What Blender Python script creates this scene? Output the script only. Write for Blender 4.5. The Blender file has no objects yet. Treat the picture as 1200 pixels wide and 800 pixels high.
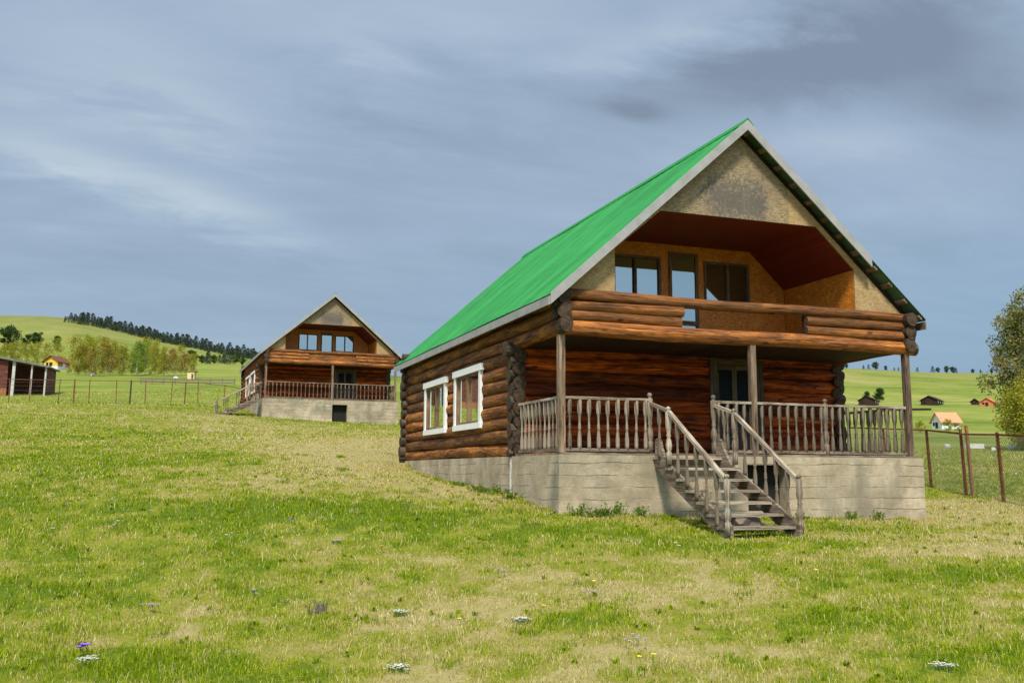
import bpy, math, random
import numpy as np
from mathutils import Vector, Matrix
rad = math.radians
random.seed(7)
RNG = np.random.default_rng(11)
S = bpy.context.scene
COL = S.collection

# ------------------------------------------------------------------ camera
CP = Vector((-6.53, -15.837, -0.3114))
FW = Vector((0.33057, 0.93404, 0.13527)); RT = Vector((0.94253, -0.33411, 0.00372)); UP = Vector((-0.04867, -0.12626, 0.99080))
FPX = 1119.64
cd = bpy.data.cameras.new('camera'); cam = bpy.data.objects.new('camera', cd); COL.objects.link(cam)
cam.matrix_world = Matrix(((RT.x, UP.x, -FW.x, CP.x), (RT.y, UP.y, -FW.y, CP.y), (RT.z, UP.z, -FW.z, CP.z), (0, 0, 0, 1)))
cd.sensor_width = 36; cd.lens = FPX / 1200 * 36; cd.clip_end = 6000; cd.clip_start = 0.1
S.camera = cam

def at(px, py, d):
    """a point of the place seen at photo pixel px, py and at depth d metres"""
    return CP + d * (FW + RT * ((px - 600) / FPX) - UP * ((py - 400) / FPX))

# ------------------------------------------------------------------ object helpers
def tag(o, label=None, cat=None, group=None, kind=None):
    if label: o['label'] = label
    if cat: o['category'] = cat
    if group: o['group'] = group
    if kind: o['kind'] = kind
    return o

def empty(name, loc=(0, 0, 0), rz=0, parent=None):
    o = bpy.data.objects.new(name, None); COL.objects.link(o)
    o.location = loc; o.rotation_euler = (0, 0, rz); o.empty_display_size = .2
    if parent: o.parent = parent
    return o

def link_mesh(name, me, parent=None, loc=(0, 0, 0)):
    o = bpy.data.objects.new(name, me); COL.objects.link(o); o.location = loc
    if parent: o.parent = parent
    return o

def clone(o, parent=None):
    c = o.copy(); COL.objects.link(c)
    if parent: c.parent = parent
    for ch in list(o.children): clone(ch, c)
    return c

class MB:
    def __init__(s): s.v = []; s.f = []; s.t = []; s.m = []; s.sm = []
    def add(s, vs, fs, tc=None, mi=0, smooth=False):
        b = len(s.v); s.v += [tuple(v) for v in vs]
        s.t += tc if tc else [(v[0], v[1], 0.0) for v in vs]
        for f in fs: s.f.append([b + i for i in f]); s.m.append(mi); s.sm.append(smooth)
    def box(s, a, b, mi=0, M=None, r=None):
        (x0, y0, z0), (x1, y1, z1) = a, b
        vs = [Vector(p) for p in ((x0, y0, z0), (x1, y0, z0), (x1, y1, z0), (x0, y1, z0), (x0, y0, z1), (x1, y0, z1), (x1, y1, z1), (x0, y1, z1))]
        dm = (abs(x1 - x0), abs(y1 - y0), abs(z1 - z0)); L = dm.index(max(dm)); o = [i for i in range(3) if i != L]
        rr = random.random() if r is None else r
        tc = [(v[L] + rr * 7, v[o[0]] + v[o[1]], rr) for v in vs]
        if M: vs = [M @ v for v in vs]
        s.add(vs, [(0, 3, 2, 1), (4, 5, 6, 7), (0, 1, 5, 4), (1, 2, 6, 5), (2, 3, 7, 6), (3, 0, 4, 7)], tc, mi)
    def beam(s, p, q, w, h, mi=0, side=None, r=None):
        """box of width w (along side) and height h from p to q"""
        p, q = Vector(p), Vector(q); d = (q - p); L = d.length; d.normalize()
        sd = Vector(side) if side else (d.cross(Vector((0, 0, 1))) if abs(d.z) < .99 else Vector((1, 0, 0)))
        sd.normalize(); u = sd.cross(d).normalized()
        M = Matrix(((sd.x, d.x, u.x, p.x), (sd.y, d.y, u.y, p.y), (sd.z, d.z, u.z, p.z), (0, 0, 0, 1)))
        s.box((-w / 2, 0, -h / 2), (w / 2, L, h / 2), mi, M, r)
    def log(s, p, q, r0, n=14, squash=1.0, wob=.05, taper=.0, mi=0, mie=1, seg=.38, side=None, dark=(0, 0), flat=1.0):
        p, q = Vector(p), Vector(q); d = q - p; L = d.length; d.normalize()
        sd = d.cross(Vector((0, 0, 1))) if abs(d.z) < .9 else Vector((1, 0, 0))
        sd.normalize(); u = sd.cross(d).normalized()
        k = max(2, int(L / seg)); rr = random.random(); vs = []; tc = []; fs = []
        st = sorted({0.0, L} | {L * i / k for i in range(1, k) if min(L * i / k, L * (k - i) / k) > .5} | ({dark[0]} if dark[0] else set()) | ({L - dark[1]} if dark[1] else set())); k = len(st) - 1
        ph = [random.uniform(0, 6.28) for _ in range(8)]
        for i in range(k + 1):
            x = st[i]; t = x / L
            base = r0 * (1 + taper * (t - .5))
            cxo = .012 * math.sin(x * .9 + ph[0]) ; czo = .012 * math.sin(x * 1.1 + ph[1])
            for j in range(n + 1):
                a = 2 * math.pi * j / n
                w = 1 + wob * (.5 * math.sin(2 * a + ph[2] + x * .5) + .35 * math.sin(3 * a + ph[3] - x * 1.3) + .3 * math.sin(x * 2.1 + ph[4]) + .25 * math.sin(x * 5.3 + a * 2 + ph[5]))
                vs.append(p + d * x + sd * (math.cos(a) * base * w * flat + cxo) + u * (math.sin(a) * base * w * squash + czo))
                tc.append((x + rr * 20, a * r0, rr))
        for i in range(k):
            for j in range(n):
                a = i * (n + 1) + j; fs.append((a, a + 1, a + n + 2, a + n + 1))
        nd = [f for i, f in enumerate(fs) if not ((dark[0] and st[i // n + 1] <= dark[0] + 1e-6) or (dark[1] and st[i // n] >= L - dark[1] - 1e-6))]; dk = [f for f in fs if f not in set(nd)]
        b0 = len(s.v); s.add(vs, nd, tc, mi, True)
        for f in dk: s.f.append([b0 + q for q in f]); s.m.append(mie + 1); s.sm.append(True)
        for e in (0, k):
            ring = vs[e * (n + 1):e * (n + 1) + n]; c = sum(ring, Vector()) / n
            out = -d if e == 0 else d
            pts = ring + [c + out * .012]
            ff = [(j, (j + 1) % n, n) if e else ((j + 1) % n, j, n) for j in range(n)]
            s.add(pts, ff, [(0, r0, rr)] * n + [(0, 0, rr)], mie)
    def tube(s, pts, r, n=8, mi=0, cap=True):
        pts = [Vector(p) for p in pts]; rs = r if isinstance(r, (list, tuple)) else [r] * len(pts)
        vs = []; tc = []; fs = []; L = 0; rr = random.random()
        for i, p in enumerate(pts):
            d = (pts[min(i + 1, len(pts) - 1)] - pts[max(i - 1, 0)]).normalized()
            a = d.cross(Vector((.13, .31, .94))); 
            if a.length < .05: a = d.cross(Vector((1, 0, 0)))
            a.normalize(); b = d.cross(a)
            if i: L += (p - pts[i - 1]).length
            for j in range(n):
                t = 2 * math.pi * j / n
                vs.append(p + (a * math.cos(t) + b * math.sin(t)) * rs[i]); tc.append((L + rr * 9, t * rs[i], rr))
        for i in range(len(pts) - 1):
            for j in range(n):
                k = (j + 1) % n; fs.append((i * n + j, i * n + k, (i + 1) * n + k, (i + 1) * n + j))
        if cap: fs += [tuple(range(n))[::-1], tuple((len(pts) - 1) * n + j for j in range(n))]
        s.add(vs, fs, tc, mi, n > 5)
    def lathe(s, prof, n=10, at=(0, 0, 0), mi=0, r=None):
        rr = random.random() if r is None else r
        vs = []; tc = []; fs = []; a0 = Vector(at)
        for z, rd in prof:
            for j in range(n):
                t = 2 * math.pi * (j + .5) / n; vs.append(a0 + Vector((rd * math.cos(t), rd * math.sin(t), z))); tc.append((z + rr * 9, t * .05, rr))
        for i in range(len(prof) - 1):
            for j in range(n):
                k = (j + 1) % n; fs.append((i * n + j, i * n + k, (i + 1) * n + k, (i + 1) * n + j))
        fs += [tuple(range(n))[::-1], tuple((len(prof) - 1) * n + j for j in range(n))]
        s.add(vs, fs, tc, mi, True)
    def prism(s, poly, ax, a, b, mi=0):
        """polygon of (u, v) extruded from a to b along axis ax (0, 1 or 2)"""
        def P(u, v, w): return {0: (w, u, v), 1: (u, w, v), 2: (u, v, w)}[ax]
        n = len(poly); vs = [P(u, v, a) for u, v in poly] + [P(u, v, b) for u, v in poly]
        tc = [(u, v, .5) for u, v in poly] * 2
        fs = [tuple(range(n)), tuple(range(n, 2 * n))[::-1]] + [(i, i + n, (i + 1) % n + n, (i + 1) % n) for i in range(n)]
        s.add(vs, fs, tc, mi)
    def quad(s, a, b, c, d, nu=1, nv=1, jit=0, mi=0, smooth=False):
        a, b, c, d = map(Vector, (a, b, c, d)); vs = []; tc = []; fs = []
        nrm = (b - a).cross(d - a).normalized(); lu = (b - a).length; lv = (d - a).length
        for i in range(nv + 1):
            for j in range(nu + 1):
                u, v = j / nu, i / nv
                p = (a * (1 - u) + b * u) * (1 - v) + (d * (1 - u) + c * u) * v
                e = 0 if (i in (0, nv) or j in (0, nu)) else random.uniform(-jit, jit)
                vs.append(p + nrm * e); tc.append((u * lu, v * lv, .5))
        for i in range(nv):
            for j in range(nu):
                k = i * (nu + 1) + j; fs.append((k, k + 1, k + nu + 2, k + nu + 1))
        s.add(vs, fs, tc, mi, smooth)
    def mesh(s, name, mats):
        me = bpy.data.meshes.new(name); me.from_pydata(s.v, [], s.f)
        for m in (mats if isinstance(mats, (list, tuple)) else [mats]): me.materials.append(m)
        me.polygons.foreach_set('material_index', s.m); me.polygons.foreach_set('use_smooth', s.sm)
        at_ = me.attributes.new('tc', 'FLOAT_VECTOR', 'POINT'); at_.data.foreach_set('vector', np.array(s.t, np.float32).ravel())
        me.update(); return me
    def build(s, name, mats, parent=None, loc=(0, 0, 0)):
        return link_mesh(name, s.mesh(name, mats), parent, loc)

# ------------------------------------------------------------------ materials
class NT:
    def __init__(s, name):
        s.m = bpy.data.materials.new(name); s.m.use_nodes = True; s.t = s.m.node_tree; s.n = s.t.nodes
        s.b = s.n['Principled BSDF']; s.out = s.n['Material Output']
        s.b.inputs['Roughness'].default_value = .8
    def new(s, typ, **kw):
        n = s.n.new(typ)
        for k, v in kw.items():
            if k in n.inputs: s.set(n.inputs[k], v)
            else: setattr(n, k, v)
        return n
    def set(s, sock, v):
        if isinstance(v, bpy.types.NodeSocket): s.t.links.new(v, sock)
        else: sock.default_value = v
    def attr(s, name, out='Vector'): n = s.new('ShaderNodeAttribute'); n.attribute_name = name; return n.outputs[out]
    def obj(s): return s.new('ShaderNodeTexCoord').outputs['Object']
    def mapv(s, v, scale=(1, 1, 1), loc=(0, 0, 0)):
        n = s.new('ShaderNodeMapping'); s.set(n.inputs['Vector'], v); n.inputs['Scale'].default_value = scale; n.inputs['Location'].default_value = loc
        return n.outputs[0]
    def noise(s, v, sc=5, det=4, rough=.55, dist=0):
        n = s.new('ShaderNodeTexNoise'); s.set(n.inputs['Vector'], v); n.inputs['Scale'].default_value = sc; n.inputs['Detail'].default_value = det
        n.inputs['Roughness'].default_value = rough; n.inputs['Distortion'].default_value = dist
        return n.outputs['Fac']
    def ramp(s, f, stops, interp='LINEAR'):
        n = s.new('ShaderNodeValToRGB'); s.set(n.inputs[0], f); e = n.color_ramp.elements; n.color_ramp.interpolation = interp
        while len(e) < len(stops): e.new(.5)
        for el, (p, c) in zip(e, stops): el.position = p; el.color = (c, c, c, 1) if not isinstance(c, (tuple, list)) else (*c[:3], 1)
        return n.outputs[0]
    def mix(s, f, a, b, mode='MIX'):
        n = s.new('ShaderNodeMix'); n.data_type = 'RGBA'; n.blend_type = mode
        s.set(n.inputs[0], f)
        for sk, v in ((n.inputs[6], a), (n.inputs[7], b)):
            if isinstance(v, (tuple, list)): v = (*v[:3], 1)
            s.set(sk, v)
        return n.outputs[2]
    def math(s, op, a, b=0, c=0):
        n = s.new('ShaderNodeMath'); n.operation = op
        for i, v in enumerate((a, b, c)): s.set(n.inputs[i], v)
        return n.outputs[0]
    def sep(s, v): n = s.new('ShaderNodeSeparateXYZ'); s.set(n.inputs[0], v); return n.outputs
    def comb(s, x, y, z):
        n = s.new('ShaderNodeCombineXYZ'); 
        for i, v in enumerate((x, y, z)): s.set(n.inputs[i], v)
        return n.outputs[0]
    def bump(s, h, strength=.3, dist=.02):
        n = s.new('ShaderNodeBump'); s.set(n.inputs['Height'], h); n.inputs['Strength'].default_value = strength; n.inputs['Distance'].default_value = dist
        s.t.links.new(n.outputs[0], s.b.inputs['Normal'])
    def base(s, c):
        if isinstance(c, (tuple, list)): c = (*c[:3], 1)
        s.set(s.b.inputs['Base Color'], c)

def wood(name, dark, mid, light, rnd=.35, crack=.6, rough=.7, grey=None, greyamt=.0, knots=.5, spec=.3):
    t = NT(name); tc = t.attr('tc'); x, y, r = t.sep(tc)
    v = t.comb(t.math('MULTIPLY', x, .9), t.math('MULTIPLY', y, 9), t.math('MULTIPLY', r, 40))
    n1 = t.noise(v, 2.2, 6, .6, .4)
    v2 = t.comb(t.math('MULTIPLY', x, .55), t.math('MULTIPLY', y, 2.2), t.math('MULTIPLY', r, 31))
    n2 = t.noise(v2, 1.7, 4, .6, .6)
    c = t.ramp(n1, [(.34, dark), (.5, mid), (.64, light)])
    c2 = t.ramp(n2, [(.34, tuple(q * .6 for q in dark)), (.48, mid), (.62, light)])
    c = t.mix(.5, c, c2)
    vr = t.ramp(r, [(0, 1 - rnd), (.5, 1), (1, 1 + rnd)])
    c = t.mix(1, c, vr, 'MULTIPLY')
    if grey:
        g = t.noise(t.comb(t.math('MULTIPLY', x, .6), t.math('MULTIPLY', y, 4), t.math('MULTIPLY', r, 17)), 2.5, 5, .65)
        c = t.mix(t.ramp(g, [(.5 - greyamt * .5, 0), (.62 - greyamt * .3, greyamt)]), c, grey)
    ck = t.noise(t.comb(t.math('MULTIPLY', x, .7), t.math('MULTIPLY', y, 22), t.math('MULTIPLY', r, 77)), 2.0, 3, .5)
    ckm = t.ramp(ck, [(.33, 1), (.39, 0)])
    c = t.mix(t.math('MULTIPLY', ckm, crack), c, tuple(q * .22 for q in dark))
    fg = t.noise(t.comb(t.math('MULTIPLY', x, 2.5), t.math('MULTIPLY', y, 45), t.math('MULTIPLY', r, 13)), 2.0, 4, .6)
    c = t.mix(1, c, t.ramp(fg, [(.3, .62), (.7, 1.35)]), 'MULTIPLY')
    vo = t.new('ShaderNodeTexVoronoi'); t.set(vo.inputs['Vector'], t.comb(t.math('MULTIPLY', x, 1.6), t.math('MULTIPLY', y, 3.2), t.math('MULTIPLY', r, 53))); vo.inputs['Scale'].default_value = 1.1
    kn = t.ramp(vo.outputs['Distance'], [(.07, 1), (.17, 0)])
    c = t.mix(t.math('MULTIPLY', kn, knots), c, tuple(q * .4 for q in dark))
    t.base(c); t.b.inputs['Roughness'].default_value = rough; t.b.inputs['Specular IOR Level'].default_value = spec
    t.bump(t.math('ADD', t.math('ADD', n1, t.math('MULTIPLY', fg, .5)), t.math('MULTIPLY', ckm, -1.0)), .8, .03)
    return t.m

def endgrain(name, a, b):
    t = NT(name); x, y, r = t.sep(t.attr('tc'))
    w = t.math('SINE', t.math('MULTIPLY', y, 260)); n = t.noise(t.obj(), 14, 4)
    c = t.mix(t.math('MULTIPLY_ADD', w, .25, .45), a, b); c = t.mix(t.ramp(n, [(.35, .8), (.6, 0)]), c, tuple(q * .35 for q in a))
    t.base(c); t.b.inputs['Roughness'].default_value = .9; t.b.inputs['Specular IOR Level'].default_value = .2; return t.m

M = {}
M['log_side'] = wood('oiled_brown_log', (.022, .005, .002), (.185, .052, .005), (.56, .215, .026), .5, .95, grey=(.075, .042, .02), greyamt=.3, knots=.8)
M['log_front'] = wood('red_brown_log', (.024, .003, .001), (.20, .028, .002), (.56, .120, .007), .55, .95, knots=.8)
M['log_parapet'] = wood('honey_brown_log', (.034, .007, .002), (.26, .066, .005), (.60, .21, .026), .45, 1.0, grey=(.12, .07, .03), greyamt=.45, knots=.8)
M['log_tip'] = wood('blackened_log_tip', (.022, .014, .009), (.055, .036, .024), (.10, .07, .05), .4, .7)
M['log_end'] = endgrain('log_end_grain', (.05, .032, .02), (.11, .075, .045))
M['grey_wood'] = wood('weathered_grey_wood', (.06, .042, .028), (.165, .122, .084), (.33, .27, .20), .25, .6, .85, knots=.35)
M['grey_wood_light'] = wood('pale_weathered_wood', (.11, .082, .055), (.28, .22, .155), (.50, .425, .325), .22, .5, .85, knots=.3)
M['post'] = wood('brown_grey_post', (.075, .045, .026), (.19, .125, .078), (.34, .245, .165), .25, .8, .85)
M['fascia'] = wood('faded_grey_board', (.25, .24, .23), (.42, .41, .39), (.55, .54, .51), .15, .35, .75, knots=.15)
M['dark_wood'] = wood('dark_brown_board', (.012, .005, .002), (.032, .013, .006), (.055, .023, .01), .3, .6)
M['sash'] = wood('brown_sash', (.09, .045, .02), (.20, .11, .055), (.28, .165, .09), .2, .4)
M['white_trim'] = wood('white_painted_board', (.55, .54, .5), (.78, .78, .75), (.84, .84, .82), .05, .25, .5, knots=.1)
M['door'] = wood('grey_brown_door', (.04, .028, .02), (.095, .07, .05), (.16, .125, .095), .2, .6)
M['red_plank'] = wood('dark_red_plank', (.06, .016, .011), (.13, .035, .024), (.19, .06, .04), .4, .5)
M['rust'] = None

M['fascia'] = M['white_trim'] = None
def osb(name, a, b, c3, stain=0, gloss=.6):
    t = NT(name); o = t.attr('tc')
    vo = t.new('ShaderNodeTexVoronoi'); t.set(vo.inputs['Vector'], t.mapv(o, (9, 20, 1))); vo.inputs['Scale'].default_value = 2.2
    col = t.sep(vo.outputs['Color'])[0]
    n = t.noise(o, 2.2, 5, .6)
    c = t.ramp(col, [(0, a), (.5, b), (1, c3)]); c = t.mix(t.ramp(n, [(.35, .55), (.65, 0)]), c, a)
    if stain:
        x, y, z = t.sep(o)
        m = t.math('MULTIPLY', t.ramp(t.math('ABSOLUTE', t.math('ADD', t.math('SUBTRACT', x, stain), t.math('MULTIPLY_ADD', n, 1.0, -.5))), [(.45, 1), (1.7, 0)]), t.ramp(y, [(.0, .6), (.3, 1), (.6, .8), (1.0, .25)]))
        sp = t.noise(t.mapv(o, (1.2, .8, 1)), 12, 7, .8)
        sp2 = t.math('MULTIPLY', t.ramp(t.math('ADD', sp, t.math('MULTIPLY', m, .28)), [(.60, 0), (.72, 1)]), t.ramp(m, [(0, 0), (.5, 1)]))
        c = t.mix(t.math('MULTIPLY', m, .32), c, (.22, .195, .165)); c = t.mix(t.math('MULTIPLY', sp2, .8), c, (.07, .063, .058))
        st = t.noise(t.mapv(o, (7, .7, 1)), 1.6, 4, .6); c = t.mix(t.ramp(st, [(.5, 0), (.7, .35)]), c, (.2, .15, .1))
    t.base(c); t.b.inputs['Roughness'].default_value = gloss; t.bump(col, .12, .004); return t.m
M['gable'] = osb('pale_chipboard', (.17, .115, .055), (.28, .205, .11), (.38, .29, .17), stain=0.001, gloss=.85)
M['gable_plain'] = osb('plain_chipboard', (.27, .165, .065), (.36, .245, .11), (.44, .32, .165), gloss=.85)
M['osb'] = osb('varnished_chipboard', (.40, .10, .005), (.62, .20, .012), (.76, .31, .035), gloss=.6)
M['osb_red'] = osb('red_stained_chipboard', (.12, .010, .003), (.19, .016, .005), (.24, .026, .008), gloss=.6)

def concrete():
    t = NT('board_marked_concrete'); tc = t.attr('tc'); o = t.obj(); x, y, r = t.sep(tc)
    wv = t.noise(t.comb(x, t.math('MULTIPLY', y, .5), 0), 1.1, 3); yy = t.math('MULTIPLY_ADD', t.math('SUBTRACT', wv, .5), .14, y)
    br = t.new('ShaderNodeTexBrick'); t.set(br.inputs['Vector'], t.comb(x, yy, 0)); br.inputs['Scale'].default_value = 1
    br.inputs['Brick Width'].default_value = 40; br.inputs['Row Height'].default_value = .215; br.inputs['Mortar Size'].default_value = .008; br.inputs['Mortar Smooth'].default_value = .35; br.offset = .37
    br.inputs['Color1'].default_value = (.88, .88, .88, 1); br.inputs['Color2'].default_value = (1.08, 1.08, 1.08, 1); br.inputs['Mortar'].default_value = (1, 1, 1, 1)
    seam = t.math('MULTIPLY', br.outputs['Fac'], t.ramp(t.noise(o, 1.3, 3), [(.44, .05), (.56, 1)]))
    n = t.noise(o, 1.6, 6, .65); n2 = t.noise(o, 26, 5, .7); n3 = t.noise(t.mapv(o, (1.2, 1.2, .7)), 1.3, 6, .65)
    c = t.ramp(n, [(.3, (.30, .235, .15)), (.5, (.47, .383, .26)), (.7, (.60, .505, .365))])
    c = t.mix(1, c, br.outputs['Color'], 'MULTIPLY')
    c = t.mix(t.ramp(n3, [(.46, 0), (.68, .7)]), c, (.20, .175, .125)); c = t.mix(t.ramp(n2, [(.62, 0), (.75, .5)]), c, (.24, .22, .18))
    ckn = t.noise(t.mapv(o, (.5, .5, 1.6)), 2.4, 7, .72, 1.2); ckl = t.ramp(t.math('ABSOLUTE', t.math('SUBTRACT', ckn, .5)), [(.0, .55), (.012, 0)])
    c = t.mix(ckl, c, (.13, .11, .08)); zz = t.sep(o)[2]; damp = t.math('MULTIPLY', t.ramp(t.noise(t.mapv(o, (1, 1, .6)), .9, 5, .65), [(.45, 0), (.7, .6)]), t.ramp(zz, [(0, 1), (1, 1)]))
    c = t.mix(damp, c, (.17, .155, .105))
    c = t.mix(t.math('MULTIPLY', seam, .8), c, (.10, .085, .06))
    t.base(c); t.b.inputs['Roughness'].default_value = .95; t.b.inputs['Specular IOR Level'].default_value = .2
    t.bump(t.math('ADD', t.math('MULTIPLY', n2, .35), t.math('SUBTRACT', n, t.math('MULTIPLY', seam, 1.4))), .6, .03); return t.m
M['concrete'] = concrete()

def roofmat():
    t = NT('green_painted_sheet'); o = t.attr('tc'); n = t.noise(t.mapv(o, (.5, 1.6, 1)), .9, 4); n2 = t.noise(t.mapv(o, (1, .15, 1)), 6, 3)
    c = t.ramp(n, [(.3, (.005, .145, .018)), (.5, (.008, .205, .026)), (.7, (.022, .27, .042))]); c = t.mix(t.ramp(n2, [(.45, 0), (.75, .4)]), c, (.045, .31, .065))
    t.base(c); t.b.inputs['Roughness'].default_value = .65; t.b.inputs['Specular IOR Level'].default_value = .3; return t.m
M['roof'] = roofmat()
def simple(name, a, b=None, sc=6, rough=.8, metal=0, spec=.3, bump=0):
    t = NT(name); n = t.noise(t.obj(), sc, 5, .6)
    t.base(t.ramp(n, [(.32, a), (.68, b or tuple(q * 1.35 for q in a))])); t.b.inputs['Roughness'].default_value = rough; t.b.inputs['Metallic'].default_value = metal
    t.b.inputs['Specular IOR Level'].default_value = spec
    if bump: t.bump(n, bump, .03)
    return t.m
M['fascia'] = simple('faded_grey_trim', (.25, .245, .24), (.34, .335, .325), 3, .7, bump=.15)
M['white_trim'] = simple('white_paint', (.70, .70, .68), (.80, .80, .78), 6, .5)
M['old_white'] = simple('old_white_paint', (.36, .34, .31), (.52, .50, .47), 5, .7)
M['green_under'] = simple('dull_green_sheet', (.05, .095, .06), (.10, .155, .10), 3, .6)
M['rust'] = simple('rusty_steel', (.095, .032, .015), (.24, .095, .045), 9, .85, .2)
M['rust_light'] = simple('orange_rust_steel', (.20, .075, .028), (.36, .155, .065), 9, .85, .1)
M['dark_steel'] = simple('dark_steel', (.035, .028, .024), (.075, .05, .035), 9, .7, .3)
M['wire'] = simple('galvanised_wire', (.24, .23, .2), (.36, .35, .32), 20, .6, .5)
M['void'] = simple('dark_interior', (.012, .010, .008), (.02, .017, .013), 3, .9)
M['curtain'] = simple('cream_curtain', (.50, .47, .38), (.62, .58, .48), 5, .9)
M['brass'] = simple('worn_brass', (.30, .2, .07), (.4, .28, .1), 20, .4, .8)
M['orange_plaster'] = simple('orange_plaster', (.50, .14, .06), (.62, .2, .09), 2)
M['yellow_board'] = simple('yellow_board', (.62, .40, .06), (.72, .5, .1), 2)
M['orange_roof'] = simple('orange_roof', (.60, .22, .11), (.72, .3, .16), 2)
M['pale_wall'] = simple('pale_plaster', (.60, .62, .60), (.74, .75, .72), 2)
M['blue_wall'] = simple('pale_blue_plaster', (.34, .44, .50), (.42, .52, .56), 2)
M['cream_box'] = simple('cream_board', (.58, .46, .22), (.7, .57, .3), 2)
M['stone'] = simple('pale_stone', (.42, .41, .38), (.66, .65, .61), 5, .95, bump=.5)
M['slate'] = simple('tar_roof', (.10, .095, .09), (.2, .19, .18), 4)
M['bark'] = simple('grey_bark', (.12, .095, .07), (.22, .18, .14), 8, .95, bump=.5)
def birchbark():
    t = NT('birch_bark'); n = t.noise(t.mapv(t.obj(), (2, 2, 9)), 1.5, 4, .6)
    t.base(t.ramp(n, [(.36, (.07, .06, .05)), (.45, (.50, .48, .43)), (.7, (.66, .64, .59))])); t.b.inputs['Roughness'].default_value = .9; return t.m
M['birch'] = birchbark()

def glass(name='window_glass', ior=3.2, tint=(.50, .60, .55), rough=.02):
    t = NT(name); g = t.new('ShaderNodeBsdfGlossy'); g.inputs['Roughness'].default_value = rough; g.inputs['Color'].default_value = (.84, .97, .96, 1)
    tr = t.new('ShaderNodeBsdfTransparent'); tr.inputs['Color'].default_value = (*tint, 1)
    f = t.new('ShaderNodeFresnel'); f.inputs['IOR'].default_value = ior
    mx = t.new('ShaderNodeMixShader'); t.t.links.new(f.outputs[0], mx.inputs[0]); t.t.links.new(tr.outputs[0], mx.inputs[1]); t.t.links.new(g.outputs[0], mx.inputs[2])
    t.t.links.new(mx.outputs[0], t.out.inputs['Surface']); return t.m
M['glass'] = glass(); M['glass_upper'] = glass('reflective_glass', 5.0); M['glass_dusty'] = glass('dusty_glass', 1.25, (.12, .11, .10), .4)

def leafmat(name, stops, trans=.35):
    t = NT(name); r = t.attr('rnd', 'Fac'); c = t.ramp(r, stops)
    d = t.new('ShaderNodeBsdfDiffuse'); tl = t.new('ShaderNodeBsdfTranslucent'); mx = t.new('ShaderNodeMixShader'); mx.inputs[0].default_value = trans
    t.t.links.new(c, d.inputs[0]); t.t.links.new(c, tl.inputs[0]); t.t.links.new(d.outputs[0], mx.inputs[1]); t.t.links.new(tl.outputs[0], mx.inputs[2])
    t.t.links.new(mx.outputs[0], t.out.inputs['Surface']); return t.m
M['leaf_birch'] = leafmat('birch_leaf', [(0, (.17, .20, .022)), (.45, (.31, .32, .034)), (.8, (.42, .38, .05)), (1, (.42, .29, .06))], .45)
M['leaf_orange'] = leafmat('budding_leaf', [(0, (.17, .155, .03)), (.5, (.29, .235, .042)), (1, (.38, .24, .065))])
M['leaf_green'] = leafmat('fresh_leaf', [(0, (.10, .16, .02)), (.5, (.17, .25, .03)), (1, (.25, .31, .05))], .4)
M['leaf_dark'] = leafmat('pine_needle', [(0, (.030, .048, .032)), (.6, (.052, .076, .048)), (1, (.08, .105, .065))], .2)  # needle tones lightened slightly, distance haze put into the colour
M['leaf_bush'] = leafmat('bush_leaf', [(0, (.022, .045, .014)), (.6, (.045, .08, .022)), (1, (.08, .12, .035))], .2)
M['leaf_grey'] = leafmat('sparse_leaf', [(0, (.15, .17, .05)), (.5, (.26, .26, .08)), (.85, (.34, .30, .12)), (1, (.36, .27, .15))], .45)
M['grass'] = leafmat('meadow_grass', [(0, (.13, .205, .005)), (.25, (.27, .355, .010)), (.5, (.42, .44, .030)), (.66, (.42, .37, .06)), (.84, (.50, .42, .17)), (1, (.70, .61, .36))], .4)

# ------------------------------------------------------------------ numpy noise
def vnoise(x, y, seed=0):
    xi = np.floor(x).astype(np.int64); yi = np.floor(y).astype(np.int64); fx = x - xi; fy = y - yi
    fx = fx * fx * (3 - 2 * fx); fy = fy * fy * (3 - 2 * fy)
    def h(a, b):
        k = (a * 374761393 + b * 668265263 + seed * 974711) & 0x7fffffff
        k = ((k ^ (k >> 13)) * 1274126177) & 0x7fffffff
        return ((k ^ (k >> 16)) & 0xffff) / 65535.0
    return (h(xi, yi) * (1 - fx) + h(xi + 1, yi) * fx) * (1 - fy) + (h(xi, yi + 1) * (1 - fx) + h(xi + 1, yi + 1) * fx) * fy
def fbm(x, y, seed=0, o=4):
    s = 0; a = .5
    for i in range(o): s = s + a * vnoise(x * 2 ** i, y * 2 ** i, seed + i * 17); a *= .5
    return s / (1 - .5 ** o)
def sstep(a, b, x): t = np.clip((x - a) / (b - a), 0, 1); return t * t * (3 - 2 * t)

# ------------------------------------------------------------------ terrain
class TPS:
    def __init__(s, P, v, lam=0.0):
        s.P = np.array(P, float); n = len(s.P); K = s.k(s.P)
        A = np.zeros((n + 3, n + 3)); A[:n, :n] = K + lam * np.eye(n); A[:n, n] = 1; A[:n, n + 1:] = s.P; A[n, :n] = 1; A[n + 1:, :n] = s.P.T
        s.w = np.linalg.solve(A, np.concatenate([v, np.zeros(3)]))
    def k(s, X):
        r2 = ((X[:, None, :] - s.P[None]) ** 2).sum(-1); return .5 * r2 * np.log(r2 + 1e-9)
    def __call__(s, X):
        out = np.empty(len(X)); n = len(s.P)
        for i in range(0, len(X), 20000): q = X[i:i + 20000]; out[i:i + 20000] = s.k(q) @ s.w[:n] + s.w[n] + q @ s.w[n + 1:]
        return out

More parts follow.
